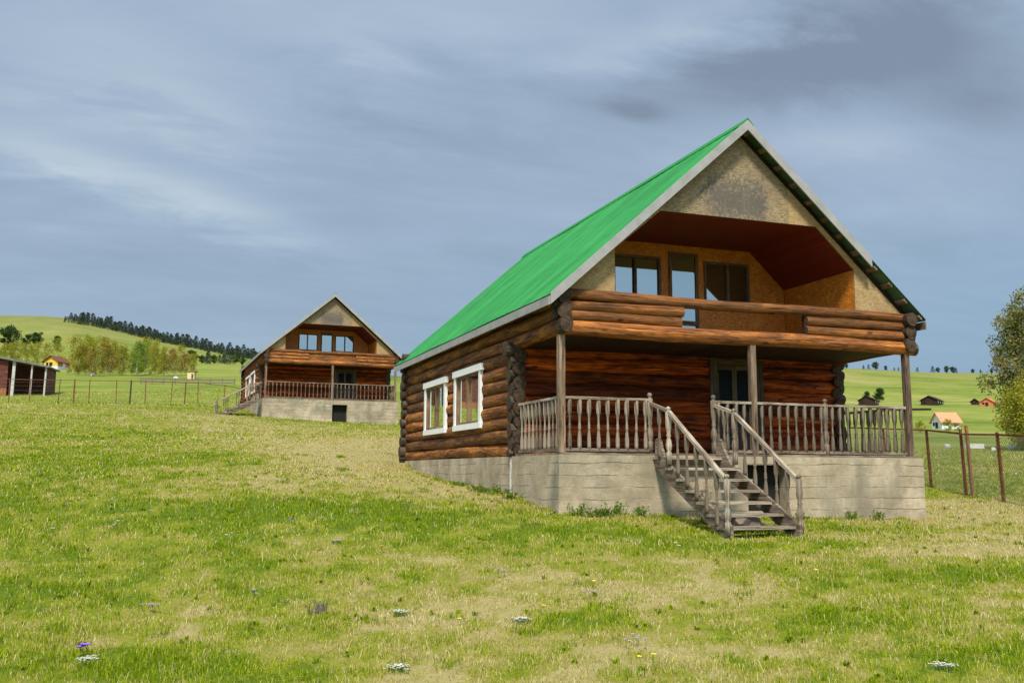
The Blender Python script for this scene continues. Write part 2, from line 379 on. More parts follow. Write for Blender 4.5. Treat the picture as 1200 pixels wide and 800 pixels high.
H2 = Vector((-1.458, 42.906, 4.004)); H2A = .033
def h2w(x, y, z): c, s_ = math.cos(H2A), math.sin(H2A); return Vector((H2.x + c * x - s_ * y, H2.y + s_ * x + c * y, H2.z + z))
near = [(-.1, -.15, -1.03), (2, -.15, -1.11), (5, -.15, -1.17), (7.93, -.15, -1.25), (2.4, -2.6, -1.33), (-.1, 2.4, -.78), (-.1, 7.4, -.53), (-.1, 11.4, -.10), (7.9, 6, -1.0), (7.9, 12, -.55), (3.5, 5, -.85), (3.5, 12, -.3)]
for x, y, z in ((-.2, -.2, -1.15), (4, -.2, -1.33), (8.3, -.2, -1.42), (-.2, 11.7, -.35), (8.2, 11.7, -.5), (4, 5.7, -.8)): p = h2w(x, y, z); near.append(tuple(p))
for px, py, d in ((0, 800, 7.15), (300, 800, 7.15), (600, 800, 7.2), (900, 800, 7.15), (1200, 800, 7.1), (0, 562, 20), (200, 564, 20), (0, 510, 38), (150, 514, 37), (330, 520, 35), (0, 471, 63), (90, 473, 63), (170, 474, 64), (262, 478, 66),
                  (1094, 570, 26.6), (1134, 581, 24.5), (1179, 588, 22.6), (1260, 598, 20.5), (1200, 640, 14), (1100, 534, 60), (1180, 536, 60), (1060, 536, 60), (1250, 538, 60), (-150, 562, 20), (-200, 478, 60), (470, 512, 33)):
    near.append(tuple(at(px, py, d)))
near += [(-6.5, -15.8, -1.9), (-14, -18, -1.9), (2, -18, -1.95), (-6, -24, -2.3), (12, -12, -1.75)]
near = np.array(near)
TN = TPS(near[:, :2] / 20, near[:, 2], .002)
far = []
for px in (-500, -100): far += [(px, 473, 64), (px, 452, 100), (px, 440, 130), (px, 429, 200), (px, 405, 350), (px, 371, 620), (px, 400, 900), (px, 450, 1500)]
for px, crest in ((20, 370.5), (75, 373), (140, 385.5), (192, 398), (245, 408), (290, 417)):
    far += [(px, 474, 64), (px, 452, 100), (px, 441, 130), (px, 432, 200), (px, 424 if px < 150 else 427, 350), (px, crest + 22 - px * .035, 480), (px, crest, 620), (px, crest + 25, 900), (px, crest + 70, 1500)]
for px, crest in ((400, 433), (560, 446), (800, 440)):
    far += [(px, 490, 64), (px, 475, 110), (px, 465, 200), (px, 452, 400), (px, crest, 650), (px, crest + 25, 900), (px, crest + 60, 1500)]
for px, crest in ((985, 431.5), (1040, 434.5), (1090, 436.5), (1150, 437.5), (1220, 439), (1500, 442)):
    far += [(px, 536, 60), (px, 524, 90), (px, 511, 150), (px, 499, 250), (px, 475, 370), (px, 456, 500), (px, crest, 700), (px, crest + 18, 950), (px, crest + 50, 1500)]
fp = []; fv = []
for px, py, d in far:
    p = at(px, py, d); dx, dy = p.x - CP.x, p.y - CP.y; r = math.hypot(dx, dy)
    fp.append((math.atan2(dx, dy) * 3, math.log(r))); fv.append((p.z - CP.z) / r)
TF = TPS(fp, np.array(fv), .0005)
AZ0 = math.atan2(FW.x, FW.y)
def height(X, Y):
    X = np.atleast_1d(np.asarray(X, float)); Y = np.atleast_1d(np.asarray(Y, float))
    dx, dy = X - CP.x, Y - CP.y; r = np.hypot(dx, dy) + 1e-6; az = np.arctan2(dx, dy)
    az = (az - AZ0 + np.pi) % (2 * np.pi) - np.pi; azc = AZ0 + np.clip(az, -.62, .62)
    k = np.minimum(1, 75 / r); zn = TN(np.stack([(CP.x + dx * k) / 20, (CP.y + dy * k) / 20], 1))
    behind = sstep(.9, 1.6, np.abs(az))
    zb = -1.9 - .0 * r
    zn = zn * (1 - behind) + (zb + 0 * zn) * behind
    zf = CP.z + r * TF(np.stack([azc * 3, np.log(np.clip(r, 50, 1500))], 1)) * (1 - .8 * behind)
    b = sstep(62, 95, r)
    bump = (fbm(X * .9, Y * .9, 5, 3) - .5) * .10 + (fbm(X * 3.1, Y * 3.1, 9, 2) - .5) * .03
    return zn * (1 - b) + zf * b + bump * (1 - b) + (fbm(X / 60, Y / 60, 3, 3) - .5) * 2.0 * sstep(140, 400, r)
def gz(x, y): return float(height(x, y)[0])
def drop(px, py, d):
    """ground point straight below / above the sight point at depth d"""
    p = at(px, py, d); p.z = gz(p.x, p.y); return p

def blob(X, Y, cx, cy, rx, ry, a=0):
    c, s_ = math.cos(a), math.sin(a); u = ((X - cx) * c + (Y - cy) * s_) / rx; v = (-(X - cx) * s_ + (Y - cy) * c) / ry
    return np.exp(-(u * u + v * v))
def dryness(X, Y):
    """0 lush green .. 1 straw: real patches of the meadow"""
    d = .44 + .55 * (fbm(X * .22, Y * .22, 21, 4) - .5) + .8 * (fbm(X * 1.1, Y * 1.1, 33, 3) - .5) + 1.1 * (fbm(X * 4.3, Y * 4.3, 43, 3) - .5)
    for cx, cy, rx, ry, a, w in DRY: d = d + w * blob(X, Y, cx, cy, rx, ry, a)
    return np.clip(d, 0, 1)
def gpt(px, py):
    """where the sight line through a photo pixel meets the meadow"""
    lo, hi = 5, 70
    ds = np.linspace(5, 80, 300); pts = [at(px, py, float(d)) for d in ds]
    z = height([p.x for p in pts], [p.y for p in pts])
    for p, zz in zip(pts, z):
        if p.z <= zz: return (p.x, p.y)
    return (pts[-1].x, pts[-1].y)
DRY = []
for px, py, rx, ry, a, w in ((440, 545, 2.6, 7, .0, .6), (400, 520, 3, 10, 0, .5), (300, 500, 5, 6, 0, .35), (520, 572, 1.4, 2.5, .2, .6), (1140, 610, 3, 3.5, .4, .6), (1170, 640, 2.5, 1.0, .0, .3), (1120, 592, 2.5, 2.5, 0, .45),
                             (720, 680, 2.6, 1.6, -.3, .30), (500, 720, 2.2, 1.1, -.3, .28), (850, 770, 2.6, .9, -.3, .26), (640, 690, 2, 1, -.3, .15), (230, 485, 6, 3, 0, .2), (250, 725, 1.5, .8, -.3, .12),
                             (430, 590, 2.0, 1.1, -.2, -.55), (330, 605, 2, 1.1, -.3, -.4), (560, 612, 1.8, .9, -.3, -.45), (700, 625, 1.6, .7, -.3, -.3), (1030, 620, 2.0, .9, -.33, -.6), (950, 640, 1.6, .6, -.3, -.35), (100, 600, 3, 2.2, -.3, -.22), (150, 545, 4, 4, 0, -.18), (100, 510, 6, 8, 0, -.15),
                             (1180, 668, 1.2, .6, 0, -.45), (970, 720, .9, .5, 0, -.35), (300, 790, .8, .4, 0, -.4), (160, 770, .5, .4, 0, -.4), (680, 730, 1.1, .5, 0, -.35), (1150, 770, .8, .5, 0, -.3), (650, 700, .6, .4, 0, -.2)):
    g = gpt(px, py); DRY.append((g[0], g[1], rx, ry, a, w))

def build_ground():
    fine = np.arange(-36, 36.01, .3); coarse_l = np.arange(-180, -36, 6.0); coarse_r = np.arange(42, 180, 6.0)
    ang = np.radians(np.concatenate([coarse_l, fine, coarse_r])); na = len(ang)
    rs = [.6]
    while rs[-1] < 3000: rs.append(rs[-1] * 1.026 + .01)
    rs = np.array(rs); nr = len(rs)
    A, R_ = np.meshgrid(ang + AZ0, rs); X = CP.x + R_ * np.sin(A); Y = CP.y + R_ * np.cos(A)
    Z = height(X.ravel(), Y.ravel()).reshape(X.shape)
    V = np.stack([X.ravel(), Y.ravel(), Z.ravel()], 1); V = np.concatenate([V, [[CP.x, CP.y, -1.9]]])
    i, j = np.meshgrid(np.arange(nr - 1), np.arange(na), indexing='ij'); jn = (j + 1) % na
    F = np.stack([i * na + j, (i + 1) * na + j, (i + 1) * na + jn, i * na + jn], -1).reshape(-1, 4)
    me = bpy.data.meshes.new('ground')
    faces = F.tolist() + [[len(V) - 1, k, (k + 1) % na] for k in range(na)]
    me.from_pydata(V.tolist(), [], faces)
    d = np.concatenate([dryness(X.ravel(), Y.ravel()), [.5]]).astype(np.float32)
    a = me.attributes.new('dry', 'FLOAT', 'POINT'); a.data.foreach_set('value', d)
    me.polygons.foreach_set('use_smooth', [True] * len(me.polygons)); me.update()
    t = NT('meadow_soil'); o = t.obj(); dr = t.attr('dry', 'Fac')
    n1 = t.noise(o, 1.4, 5, .65); n2 = t.noise(o, 9, 4, .7); n3 = t.noise(t.mapv(o, (1, 1, 0)), .05, 5, .6); n4 = t.noise(t.mapv(o, (1.6, .5, 0)), .014, 6, .62)
    f = t.math('ADD', dr, t.math('ADD', t.math('MULTIPLY_ADD', n1, .5, -.25), t.math('MULTIPLY_ADD', n2, .5, -.25)))
    cn = t.ramp(f, [(.12, (.08, .12, .006)), (.38, (.16, .175, .014)), (.6, (.20, .18, .038)), (.85, (.28, .23, .095))])
    n5 = t.noise(t.mapv(o, (1, 1, 0)), .35, 5, .7)
    g = t.math('ADD', t.math('ADD', t.math('MULTIPLY', n3, .35), t.math('MULTIPLY', n4, .4)), t.math('MULTIPLY', n5, .25))
    cf = t.ramp(g, [(.40, (.085, .13, .016)), (.47, (.15, .19, .026)), (.54, (.205, .22, .042)), (.62, (.28, .25, .095))])
    # distance along the ground from the meadow: short far turf instead of tall grass
    px_, py_, pz_ = t.sep(o)
    dist = t.math('SQRT', t.math('ADD', t.math('POWER', t.math('ADD', px_, 6.5), 2), t.math('POWER', t.math('ADD', py_, 15.8), 2)))
    c = t.mix(t.ramp(t.math('DIVIDE', dist, 200), [(.22, 0), (.5, 1)]), cn, cf)
    tr1 = t.math('ABSOLUTE', t.math('SUBTRACT', t.math('ADD', py_, t.math('MULTIPLY', t.math('SINE', t.math('MULTIPLY', px_, .022)), 9)), t.math('MULTIPLY_ADD', px_, -.42, 408)))
    trm = t.math('MULTIPLY', t.ramp(t.math('DIVIDE', tr1, 10), [(.12, .75), (.3, 0)]), t.ramp(t.math('DIVIDE', px_, 400), [(.3, 0), (.34, 1)]))
    c = t.mix(trm, c, (.36, .31, .2))
    # browner, drier turf high on the hill
    hi = t.math('ADD', t.math('DIVIDE', pz_, 120), t.math('MULTIPLY_ADD', n3, .5, -.25))
    c = t.mix(t.ramp(hi, [(.30, 0), (.8, .6)]), c, (.16, .15, .052))
    t.base(c); t.b.inputs['Roughness'].default_value = .95; t.b.inputs['Specular IOR Level'].default_value = .1
    t.bump(t.math('ADD', n1, n2), .6, .06)
    me.materials.append(t.m)
    tag(link_mesh('ground', me), 'rolling green meadow rising to grassy hills behind the houses', 'ground', kind='structure')
build_ground()

# ------------------------------------------------------------------ grass
def in_house(X, Y):
    a = (X > -.12) & (X < 7.95) & (Y > -.17) & (Y < 11.9)
    c, s_ = math.cos(-H2A), math.sin(-H2A); u = (X - H2.x) * c - (Y - H2.y) * s_; v = (X - H2.x) * s_ + (Y - H2.y) * c
    return a | ((u > -.15) & (u < 8.3) & (v > -.17) & (v < 11.9))

def blades(X, Y, Hh, W, tint, segs=2):
    n = len(X); Z = height(X, Y) - .012
    th = RNG.uniform(0, 2 * np.pi, n); ln = RNG.uniform(.15, 1.15, n); ph = th + np.pi / 2 + RNG.normal(0, .5, n)
    dx, dy = np.cos(th) * W / 2, np.sin(th) * W / 2; lx, ly = np.cos(ph) * ln * Hh, np.sin(ph) * ln * Hh
    V = np.empty((n, 5, 3), np.float32)
    V[:, 0] = np.stack([X - dx, Y - dy, Z], 1); V[:, 1] = np.stack([X + dx, Y + dy, Z], 1)
    mx, my, mz = X + lx * .33, Y + ly * .33, Z + Hh * .58
    V[:, 2] = np.stack([mx + dx * .8, my + dy * .8, mz], 1); V[:, 3] = np.stack([mx - dx * .8, my - dy * .8, mz], 1)
    V[:, 4] = np.stack([X + lx, Y + ly, Z + Hh * (1 - .5 * ln)], 1)
    return V, tint

def blade_mesh(name, parts):
    V = np.concatenate([p[0] for p in parts]); T = np.concatenate([p[1] for p in parts]).astype(np.float32); n = len(V)
    me = bpy.data.meshes.new(name); me.vertices.add(n * 5); me.vertices.foreach_set('co', V.reshape(-1))
    b = np.arange(n)[:, None] * 5
    loops = np.concatenate([b + np.array([[0, 1, 2, 3]]), b + np.array([[3, 2, 4]])], 1).ravel()
    me.loops.add(len(loops)); me.loops.foreach_set('vertex_index', loops.astype(np.int32))
    st = (np.arange(n)[:, None] * 7 + np.array([[0, 4]])).ravel(); me.polygons.add(n * 2); me.polygons.foreach_set('loop_start', st.astype(np.int32))
    a = me.attributes.new('rnd', 'FLOAT', 'POINT'); a.data.foreach_set('value', np.repeat(T, 5))
    me.update(calc_edges=True); me.materials.append(M['grass']); return me

def sector(n, r0, r1, half=39):
    r = np.sqrt(RNG.uniform(r0 * r0, r1 * r1, n)); a = AZ0 + np.radians(RNG.uniform(-half, half, n))
    return CP.x + r * np.sin(a), CP.y + r * np.cos(a), r
def grass():
    parts = []
    for r0, r1, dens, hm, wm in ((3.2, 9, 2600, .050, .0048), (9, 14, 1700, .052, .006), (14, 22, 800, .056, .009), (22, 36, 320, .062, .016), (36, 62, 110, .07, .03), (62, 95, 22, .08, .055)):
        n = int(dens * np.radians(78) * .5 * (r1 * r1 - r0 * r0))
        X, Y, r = sector(n, r0, r1); ok = ~in_house(X, Y); X, Y = X[ok], Y[ok]
        d = dryness(X, Y); cl = fbm(X * 2.2, Y * 2.2, 71, 3); lush = 1 - d
        keep = RNG.uniform(0, 1, len(X)) < np.clip(.65 + 1.3 * (cl - .35), .5, 1); X, Y, d, cl, lush = X[keep], Y[keep], d[keep], cl[keep], lush[keep]
        n = len(X); dry = RNG.uniform(0, 1, n) < np.clip(d * 1.0 - .02, .10, .92)
        tint = np.where(dry, RNG.uniform(.62, 1, n), np.clip(.12 + .35 * d + RNG.normal(0, .17, n), 0, .62))
        h = hm * RNG.uniform(.5, 1.35, n) * (.6 + 1.0 * cl) * (.85 + .45 * lush)
        parts.append(blades(X, Y, h, wm * RNG.uniform(.7, 1.4, n), tint))
    # lone taller stalks, straw and green
    X, Y, r = sector(2600, 4, 26); ok = ~in_house(X, Y); X, Y, r = X[ok], Y[ok], r[ok]; n = len(X)
    parts.append(blades(X, Y, RNG.uniform(.10, .21, n), .0032 + r * .00035, np.where(RNG.uniform(0, 1, n) < .6, RNG.uniform(.75, 1, n), RNG.uniform(.05, .4, n))))
    # flat broad-leaved rosettes
    X, Y, r = sector(700, 4, 24); w = ~in_house(X, Y); X, Y, r = X[w], Y[w], r[w]; X = np.repeat(X, 9) + RNG.normal(0, .012, len(r) * 9); Y = np.repeat(Y, 9) + RNG.normal(0, .012, len(r) * 9)
    parts.append(blades(X, Y, RNG.uniform(.05, .09, len(X)), RNG.uniform(.016, .028, len(X)), RNG.uniform(.0, .22, len(X))))
    # denser, taller tufts
    cx, cy, r = sector(900, 5, 30); ok = ~in_house(cx, cy); cx, cy, r = cx[ok], cy[ok], r[ok]
    w = (fbm(cx * .5, cy * .5, 91, 3) > .5); cx, cy, r = cx[w], cy[w], r[w]
    ex = [gpt(px, py) for px, py in ((160, 775), (300, 795), (330, 790), (270, 798), (960, 722), (975, 720), (690, 725), (640, 735), (1150, 772), (1120, 765), (370, 730), (120, 790), (870, 690))]
    cx = np.concatenate([cx, [e[0] for e in ex], [e[0] + .1 for e in ex]]); cy = np.concatenate([cy, [e[1] for e in ex], [e[1] + .08 for e in ex]])
    fx = np.concatenate([RNG.uniform(-.1, 7.9, 60), np.full(70, -.1) - RNG.uniform(.05, .3, 70), RNG.uniform(7.95, 8.2, 20)]); fy = np.concatenate([-.15 - RNG.uniform(.05, .3, 60), RNG.uniform(-.2, 11, 70), RNG.uniform(-.1, 5, 20)])
    cx = np.concatenate([fx, cx]); cy = np.concatenate([fy, cy]); r = np.hypot(cx - CP.x, cy - CP.y)
    k = 46; tx = np.repeat(cx, k) + RNG.normal(0, .075, len(cx) * k); ty = np.repeat(cy, k) + RNG.normal(0, .075, len(cx) * k)
    tt = np.repeat(np.where(RNG.uniform(0, 1, len(cx)) < .25, RNG.uniform(.6, .95, len(cx)), RNG.uniform(.05, .4, len(cx))), k) + RNG.normal(0, .07, len(tx))
    tt[-len(ex) * 2 * k:] = RNG.uniform(.1, .4, len(ex) * 2 * k)
    hh = np.repeat(RNG.uniform(.05, .13, len(cx)), k) * RNG.uniform(.5, 1.2, len(tx))
    parts.append(blades(tx, ty, hh, np.repeat(.0045 + r * .0003, k), np.clip(tt, 0, 1)))
    tag(link_mesh('meadow_grass', blade_mesh('meadow_grass', parts)), 'short green and straw coloured grass covering the whole meadow', 'grass', kind='stuff')
grass()

# ------------------------------------------------------------------ log house
BAL = [(0, .036), (.07, .037), (.12, .038), (.2, .036), (.28, .028), (.34, .019), (.37, .029), (.385, .029), (.40, .018), (.43, .028), (.445, .018), (.50, .018), (.56, .022), (.60, .027), (.62, .034), (.66, .042), (.74, .043), (.84, .041), (.90, .038)]
NEW = [(0, .052), (.22, .055), (.25, .035), (.30, .058), (.38, .062), (.46, .048), (.52, .032), (.56, .048), (.60, .034), (.68, .048), (.72, .055), (1.02, .055), (1.03, .028), (1.05, .030), (1.075, .048), (1.10, .046), (1.125, .02)]
def bal_mesh(h, mat, prof=BAL, n=8):
    mb = MB(); k = h / prof[-1][0] if prof is BAL else h / 1.125; mb.lathe([(z * k, r) for z, r in prof], n); return mb.mesh('baluster' if prof is BAL else 'newel_post', mat)

def window(name, parent, axis, plane, u0, u1, z0, z1, out, trim, sash, bars=(.5,), trimw=.15, curtain=False, tb=None, label=None):
    """window in the plane axis=plane, u along the other horizontal axis; out = outward sign"""
    def P(u, w, z): return (plane + w * out, u, z) if axis == 0 else (u, plane + w * out, z)
    def bx(mb, ua, ub, wa, wb, za, zb): 
        p, q = P(ua, wa, za), P(ub, wb, zb); mb.box(tuple(map(min, p, q)), tuple(map(max, p, q)))
    w = empty(name, (0, 0, 0), 0, parent)
    if label: w['label'] = label
    if trim:
        f = MB(); e = .07
        bx(f, u0, u0 + trimw, -.02, .05, z0, z1); bx(f, u1 - trimw, u1, -.02, .05, z0, z1)
        bx(f, u0 - .02, u1 + .02, -.02, .065, z0 - .13, z0); bx(f, u0 - e, u1 + e, -.02, .07, z1, z1 + .15)
        f.build('frame', M['white_trim'], w)
        u0 += trimw; u1 -= trimw
    s_ = MB(); t = .055; zz0, zz1 = z0 + .002, z1 - .002
    bx(s_, u0, u0 + t, -.06, .02, zz0, zz1); bx(s_, u1 - t, u1, -.06, .02, zz0, zz1); bx(s_, u0 + t, u1 - t, -.06, .02, zz0, zz0 + t); bx(s_, u0 + t, u1 - t, -.06, .02, zz1 - t, zz1)
    for b in bars:
        c = u0 + (u1 - u0) * b; bx(s_, c - .032, c + .032, -.055, .025, zz0 + t, zz1 - t)
    s_.build('sash', sash, w)
    g = MB(); a, b, c, d = P(u0 + t, -.03, zz0 + t), P(u1 - t, -.03, zz0 + t), P(u1 - t, -.03, zz1 - t), P(u0 + t, -.03, zz1 - t); g.quad(a, b, c, d); g.build('pane', M['glass' if axis == 0 else 'glass_upper'], w)
    if curtain:
        k = MB(); n = 26; vs = []; fs = []
        ua, ub = (u0 + (u1 - u0) * .55, u1 - t) if out * (1 if axis == 0 else -1) < 0 else (u0 + t, u0 + .5)
        for i in range(n + 1):
            u = ua + (ub - ua) * i / n; ww = -.16 - .025 * math.sin(i * 1.9)
            vs += [P(u, ww, zz0 + .02), P(u, ww, zz1 - .02)]
        fs = [(2 * i, 2 * i + 2, 2 * i + 3, 2 * i + 1) for i in range(n)]; k.add(vs, fs, smooth=True); k.build('curtain', M['curtain'], w)
    return w

def staircase(parent, loc, rz, drop_z, name='staircase', nb=6):
    """wooden steps that leave the deck edge along local -y; x from 0 to 1.35"""
    st = empty(name, loc, rz, parent); W = 1.35
    ty = [-.33, -.82, -1.2, -1.53, -1.86, -2.18, -2.5]; tz = [-.03, -.225, -.42, -.61, -.80, -.99, -1.18]
    k = drop_z / 1.27
    for y, z in zip(ty, tz):
        m = MB(); j = random.uniform(-.01, .01)
        m.box((-.02 + j, y - .02, z * k - .045), (W + .02 + j, y + .25, z * k)); m.build('tread', M['grey_wood_light'], st)
    for x in (.035, W - .035):
        m = MB(); poly = [(-.16, .0), (-.16, .22), (-.20, .29), (-.27, .31), (-.34, .27), (-.40, .12), (-.62, -.15 * k), (-2.62, -1.16 * k), (-2.62, -1.36 * k), (-2.35, -1.36 * k), (-.5, -.42 * k), (-.16, -.20 * k)]
        poly = [(y, z) for y, z in poly]; m.prism(poly, 0, x - .025, x + .025); m.build('stringer', M['grey_wood'], st)
    hp = [(-.0, .97), (-.70, .775), (-2.56, .80 - 1.26 * k)]
    for x in (0.0, W):
        for y, z0, h in ((-.70, -.17 * k, 1.02), (-2.56, -1.30 * k, .95)):
            o = link_mesh('newel_post', bal_mesh(h, M['grey_wood_light' if x == 0 else 'grey_wood'], NEW), st, (x, y, z0)); o.rotation_euler = (0, 0, .2)
        r = MB(); r.beam((x, hp[0][0] - .03, hp[0][1] - .02), (x, hp[1][0], hp[1][1]), .06, .055); r.beam((x, hp[1][0] + .01, hp[1][1]), (x, hp[2][0], hp[2][1]), .075, .055); r.build('handrail', M['grey_wood_light'], st)
        for i in range(nb):
            y = -.36 if i == 0 else -.70 - (1.86) * i / nb
            zr = hp[0][1] + (hp[1][1] - hp[0][1]) * (-y / .7) if i == 0 else hp[1][1] + (hp[2][1] - hp[1][1]) * ((-y - .7) / 1.86)
            zb = zr - .93
            o = link_mesh('baluster', BALM['stair'], st, (x, y, zb)); o.rotation_euler = (0, 0, random.uniform(0, 1)); o.scale = (1, 1, 1)
    return st
BALM = {'stair': bal_mesh(.90, M['grey_wood']), 'front': bal_mesh(.92, M['grey_wood']), 'light': bal_mesh(.92, M['grey_wood_light']), 'dull': bal_mesh(.92, M['post'])}

def log_house(loc, rz, W, zg, label, variant):
    """zg: depth of the foundation below the floor; local x along the front, y to the back, z from the porch floor"""
    H = empty('log_house', loc, rz); tag(H, label, 'house', 'log houses with deep front balconies')
    k = W / 7.79; L = 11.7; P = 2.37; r = .146; pitch = .272; cx = W / 2
    ztop = lambda x: 6.587 - .893 * abs(x - cx) * (7.79 / W)
    zund = lambda x: ztop(x) - .235
    wm = M['log_side'] if variant == 0 else M['log_front']
    # ---- foundation: four concrete walls with the cellar opening in the front one
    f = MB(); x0, x1, y0, y1 = -.1, W + .13, -.15, L + .15; ja = .008
    c0, c1, cz0, cz1 = (3.75 * k, 4.66 * k, -1.02, -.16) if variant == 0 else (4.07, 5.0, -1.42, -.28)
    q = lambda a, b, c, d: f.quad(a, b, c, d, max(1, int((Vector(b) - Vector(a)).length / .2)), max(1, int((Vector(d) - Vector(a)).length / .2)), ja, 0, True)
    zb = -zg
    q((x0, y0, zb), (c0, y0, zb), (c0, y0, 0), (x0, y0, 0)); q((c1, y0, zb), (x1, y0, zb), (x1, y0, 0), (c1, y0, 0)); q((c0, y0, cz1), (c1, y0, cz1), (c1, y0, 0), (c0, y0, 0)); q((c0, y0, zb), (c1, y0, zb), (c1, y0, cz0), (c0, y0, cz0))
    q((x0, y1, zb), (x0, y0, zb), (x0, y0, 0), (x0, y1, 0)); q((x1, y0, zb), (x1, y1, zb), (x1, y1, 0), (x1, y0, 0)); q((x1, y1, zb), (x0, y1, zb), (x0, y1, 0), (x1, y1, 0))
    f.quad((x0, y0, 0), (x1, y0, 0), (x1, y1, 0), (x0, y1, 0), 8, 12)
    for a in (c0, c1): f.quad((a, y0, cz0), (a, y0 + .3, cz0), (a, y0 + .3, cz1), (a, y0, cz1))
    f.quad((c0, y0, cz1), (c1, y0, cz1), (c1, y0 + .3, cz1), (c0, y0 + .3, cz1))
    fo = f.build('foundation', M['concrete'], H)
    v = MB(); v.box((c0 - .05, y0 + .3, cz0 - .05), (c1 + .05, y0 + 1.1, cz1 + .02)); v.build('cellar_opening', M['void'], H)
    s_ = MB(); s_.box((x0 - .016, P - .03, zb), (x0 + .02, P + .03, -.01)); s_.build('joint_strip', M['stone'], fo)
    # ---- porch deck edge board
    d = MB(); d.box((-.05, -.10, .004), (W + .06, P - .1, .04)); d.build('porch_deck', M['grey_wood'], H)
    # ---- log walls
    rows = 11
    for side, x in ((0, .03), (1, W - .03)):
        m = MB(); wins = LW if side == 0 else []
        for i in range(rows):
            z = r * .9 + i * pitch; ya = -.16 - random.uniform(0, .12) if i >= 8 else P - .15 - random.uniform(0, .06); yb = L + .22 + random.uniform(0, .1)
            cuts = [(a + .1, b - .1) for a, b, z0, z1 in wins if z0 - .02 < z < z1 + .02]; segs = []; y = ya; y_first = ya
            for a, b in sorted(cuts): segs.append((y, a)); y = b
            segs.append((y, yb))
            for a, b in segs: m.log((x, a, z), (x, b, z), r * random.uniform(.95, 1.06), squash=.98, wob=.09, flat=.92, dark=((.13 if i < 8 else .16) if a == y_first else 0, .3 if b == yb else 0))
        m.build('side_log_wall', [wm if side == 0 else M['log_front'], M['log_end'], M['log_tip']], H)
    dx0, dx1 = 4.45 * k, 5.75 * k
    for y, zm in ((P, 8), (L, rows)):
        m = MB()
        for i in range(-1, zm):
            z = r * .9 + (i + .5) * pitch
            if i == -1: z = .06
            seg = [(-.12 - random.uniform(0, .05), dx0), (dx1, W + .14 + random.uniform(0, .06))] if (y == P and z < 2.05) else [(-.2 - random.uniform(0, .06), W + .2)]
            for a, b in seg: m.log((a, y, z), (b, y, z), r * (.55 if i == -1 else random.uniform(.95, 1.05)), wob=.09, flat=1.0, dark=(.2 if a < 0 else 0, .2 if b > W else 0))
        m.build('front_log_wall' if y == P else 'rear_log_wall', [M['log_front'], M['log_end'], M['log_tip']], H)
    # wall core behind the logs keeps the rooms dark
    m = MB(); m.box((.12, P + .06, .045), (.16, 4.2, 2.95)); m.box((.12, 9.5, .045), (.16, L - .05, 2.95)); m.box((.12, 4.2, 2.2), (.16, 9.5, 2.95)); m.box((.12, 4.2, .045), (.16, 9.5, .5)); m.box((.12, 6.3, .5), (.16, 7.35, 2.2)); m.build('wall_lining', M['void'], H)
    # ---- windows on the left wall
    for (a, b, z0, z1), nm in zip(LW, ('nearer to the porch', 'farther from the porch')):
        window('side_window', H, 0, -.10, a, b, z0, z1, -1, True, M['sash'], (.5,), .135, True)
    # ---- front door
    D = empty('front_door', (0, 0, 0), 0, H); m = MB(); dm = (dx0 + dx1) / 2
    m.box((dx0 - .02, P - .17, .045), (dx0 + .14, P + .05, 2.16)); m.box((dx1 - .14, P - .17, .045), (dx1 + .02, P + .05, 2.16)); m.box((dx0 + .14, P - .17, 2.03), (dx1 - .14, P + .05, 2.16)); m.build('door_frame', M['door'], D)
    m = MB(); a, b = dx0 + .145, dx1 - .145; w = b - a
    for xa, xb in ((a, a + .11), (b - .11, b), (a + w * .5 - .06, a + w * .5 + .06)): m.box((xa, P - .06, .05), (xb, P - .01, 2.025))
    for za_, zb_ in ((.05, .22), (.86, 1.02), (1.93, 2.025)):
        m.box((a + .11, P - .058, za_), (a + w * .5 - .06, P - .012, zb_)); m.box((a + w * .5 + .06, P - .058, za_), (b - .11, P - .012, zb_))
    m.box((a + .1, P - .04, .2), (b - .1, P - .02, .88)); m.build('door_panel', M['door'], D)
    for xa, xb in ((a + .11, a + w * .5 - .06), (a + w * .5 + .06, b - .11)):
        m = MB(); m.quad((xa, P - .035, 1.02), (xb, P - .035, 1.02), (xb, P - .035, 1.93), (xa, P - .035, 1.93)); m.build('pane', M['glass_dusty'], D)
    m = MB(); m.tube([(a + .06, P - .06, 1.0), (a + .06, P - .11, 1.0), (a + .16, P - .115, .995)], .012, 6); m.build('handle', M['brass'], D)
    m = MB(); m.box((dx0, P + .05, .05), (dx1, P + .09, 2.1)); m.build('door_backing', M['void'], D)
    # ---- balcony: floor, porch ceiling boards, parapet of logs
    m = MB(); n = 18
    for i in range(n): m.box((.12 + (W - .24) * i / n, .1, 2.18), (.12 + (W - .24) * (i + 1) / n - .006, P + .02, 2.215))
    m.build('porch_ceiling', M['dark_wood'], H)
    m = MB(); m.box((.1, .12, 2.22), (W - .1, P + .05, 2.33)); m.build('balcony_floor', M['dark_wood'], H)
    m = MB(); mats = [M['log_parapet'], M['log_end'], M['log_tip']]
    e = .13
    m.log((-e + .06, -.03, 2.285), (W + e + .05, -.03, 2.265), .145, squash=.98, wob=.08, flat=.8, dark=(.05, .1))
    xa, xb = 2.48 * k, 5.28 * k
    for z, rr in ((2.51, .105), (2.70, .105)):
        m.log((-e - random.uniform(0, .06), -.03, z), (xa + random.uniform(-.02, .02), -.03, z), rr, squash=.98, wob=.10, flat=.75, dark=(.12, 0))
        m.log((xb + random.uniform(-.02, .02), -.03, z), (W + e + random.uniform(-.08, .04), -.03, z), rr, squash=.98, wob=.10, flat=.75, dark=(0, .14))
    m.log((-e + .08, -.03, 2.90), (W + e - .02, -.03, 2.885), .105, squash=.95, wob=.09, flat=.8, dark=(.06, .1))
    m.build('balcony_parapet', mats, H)
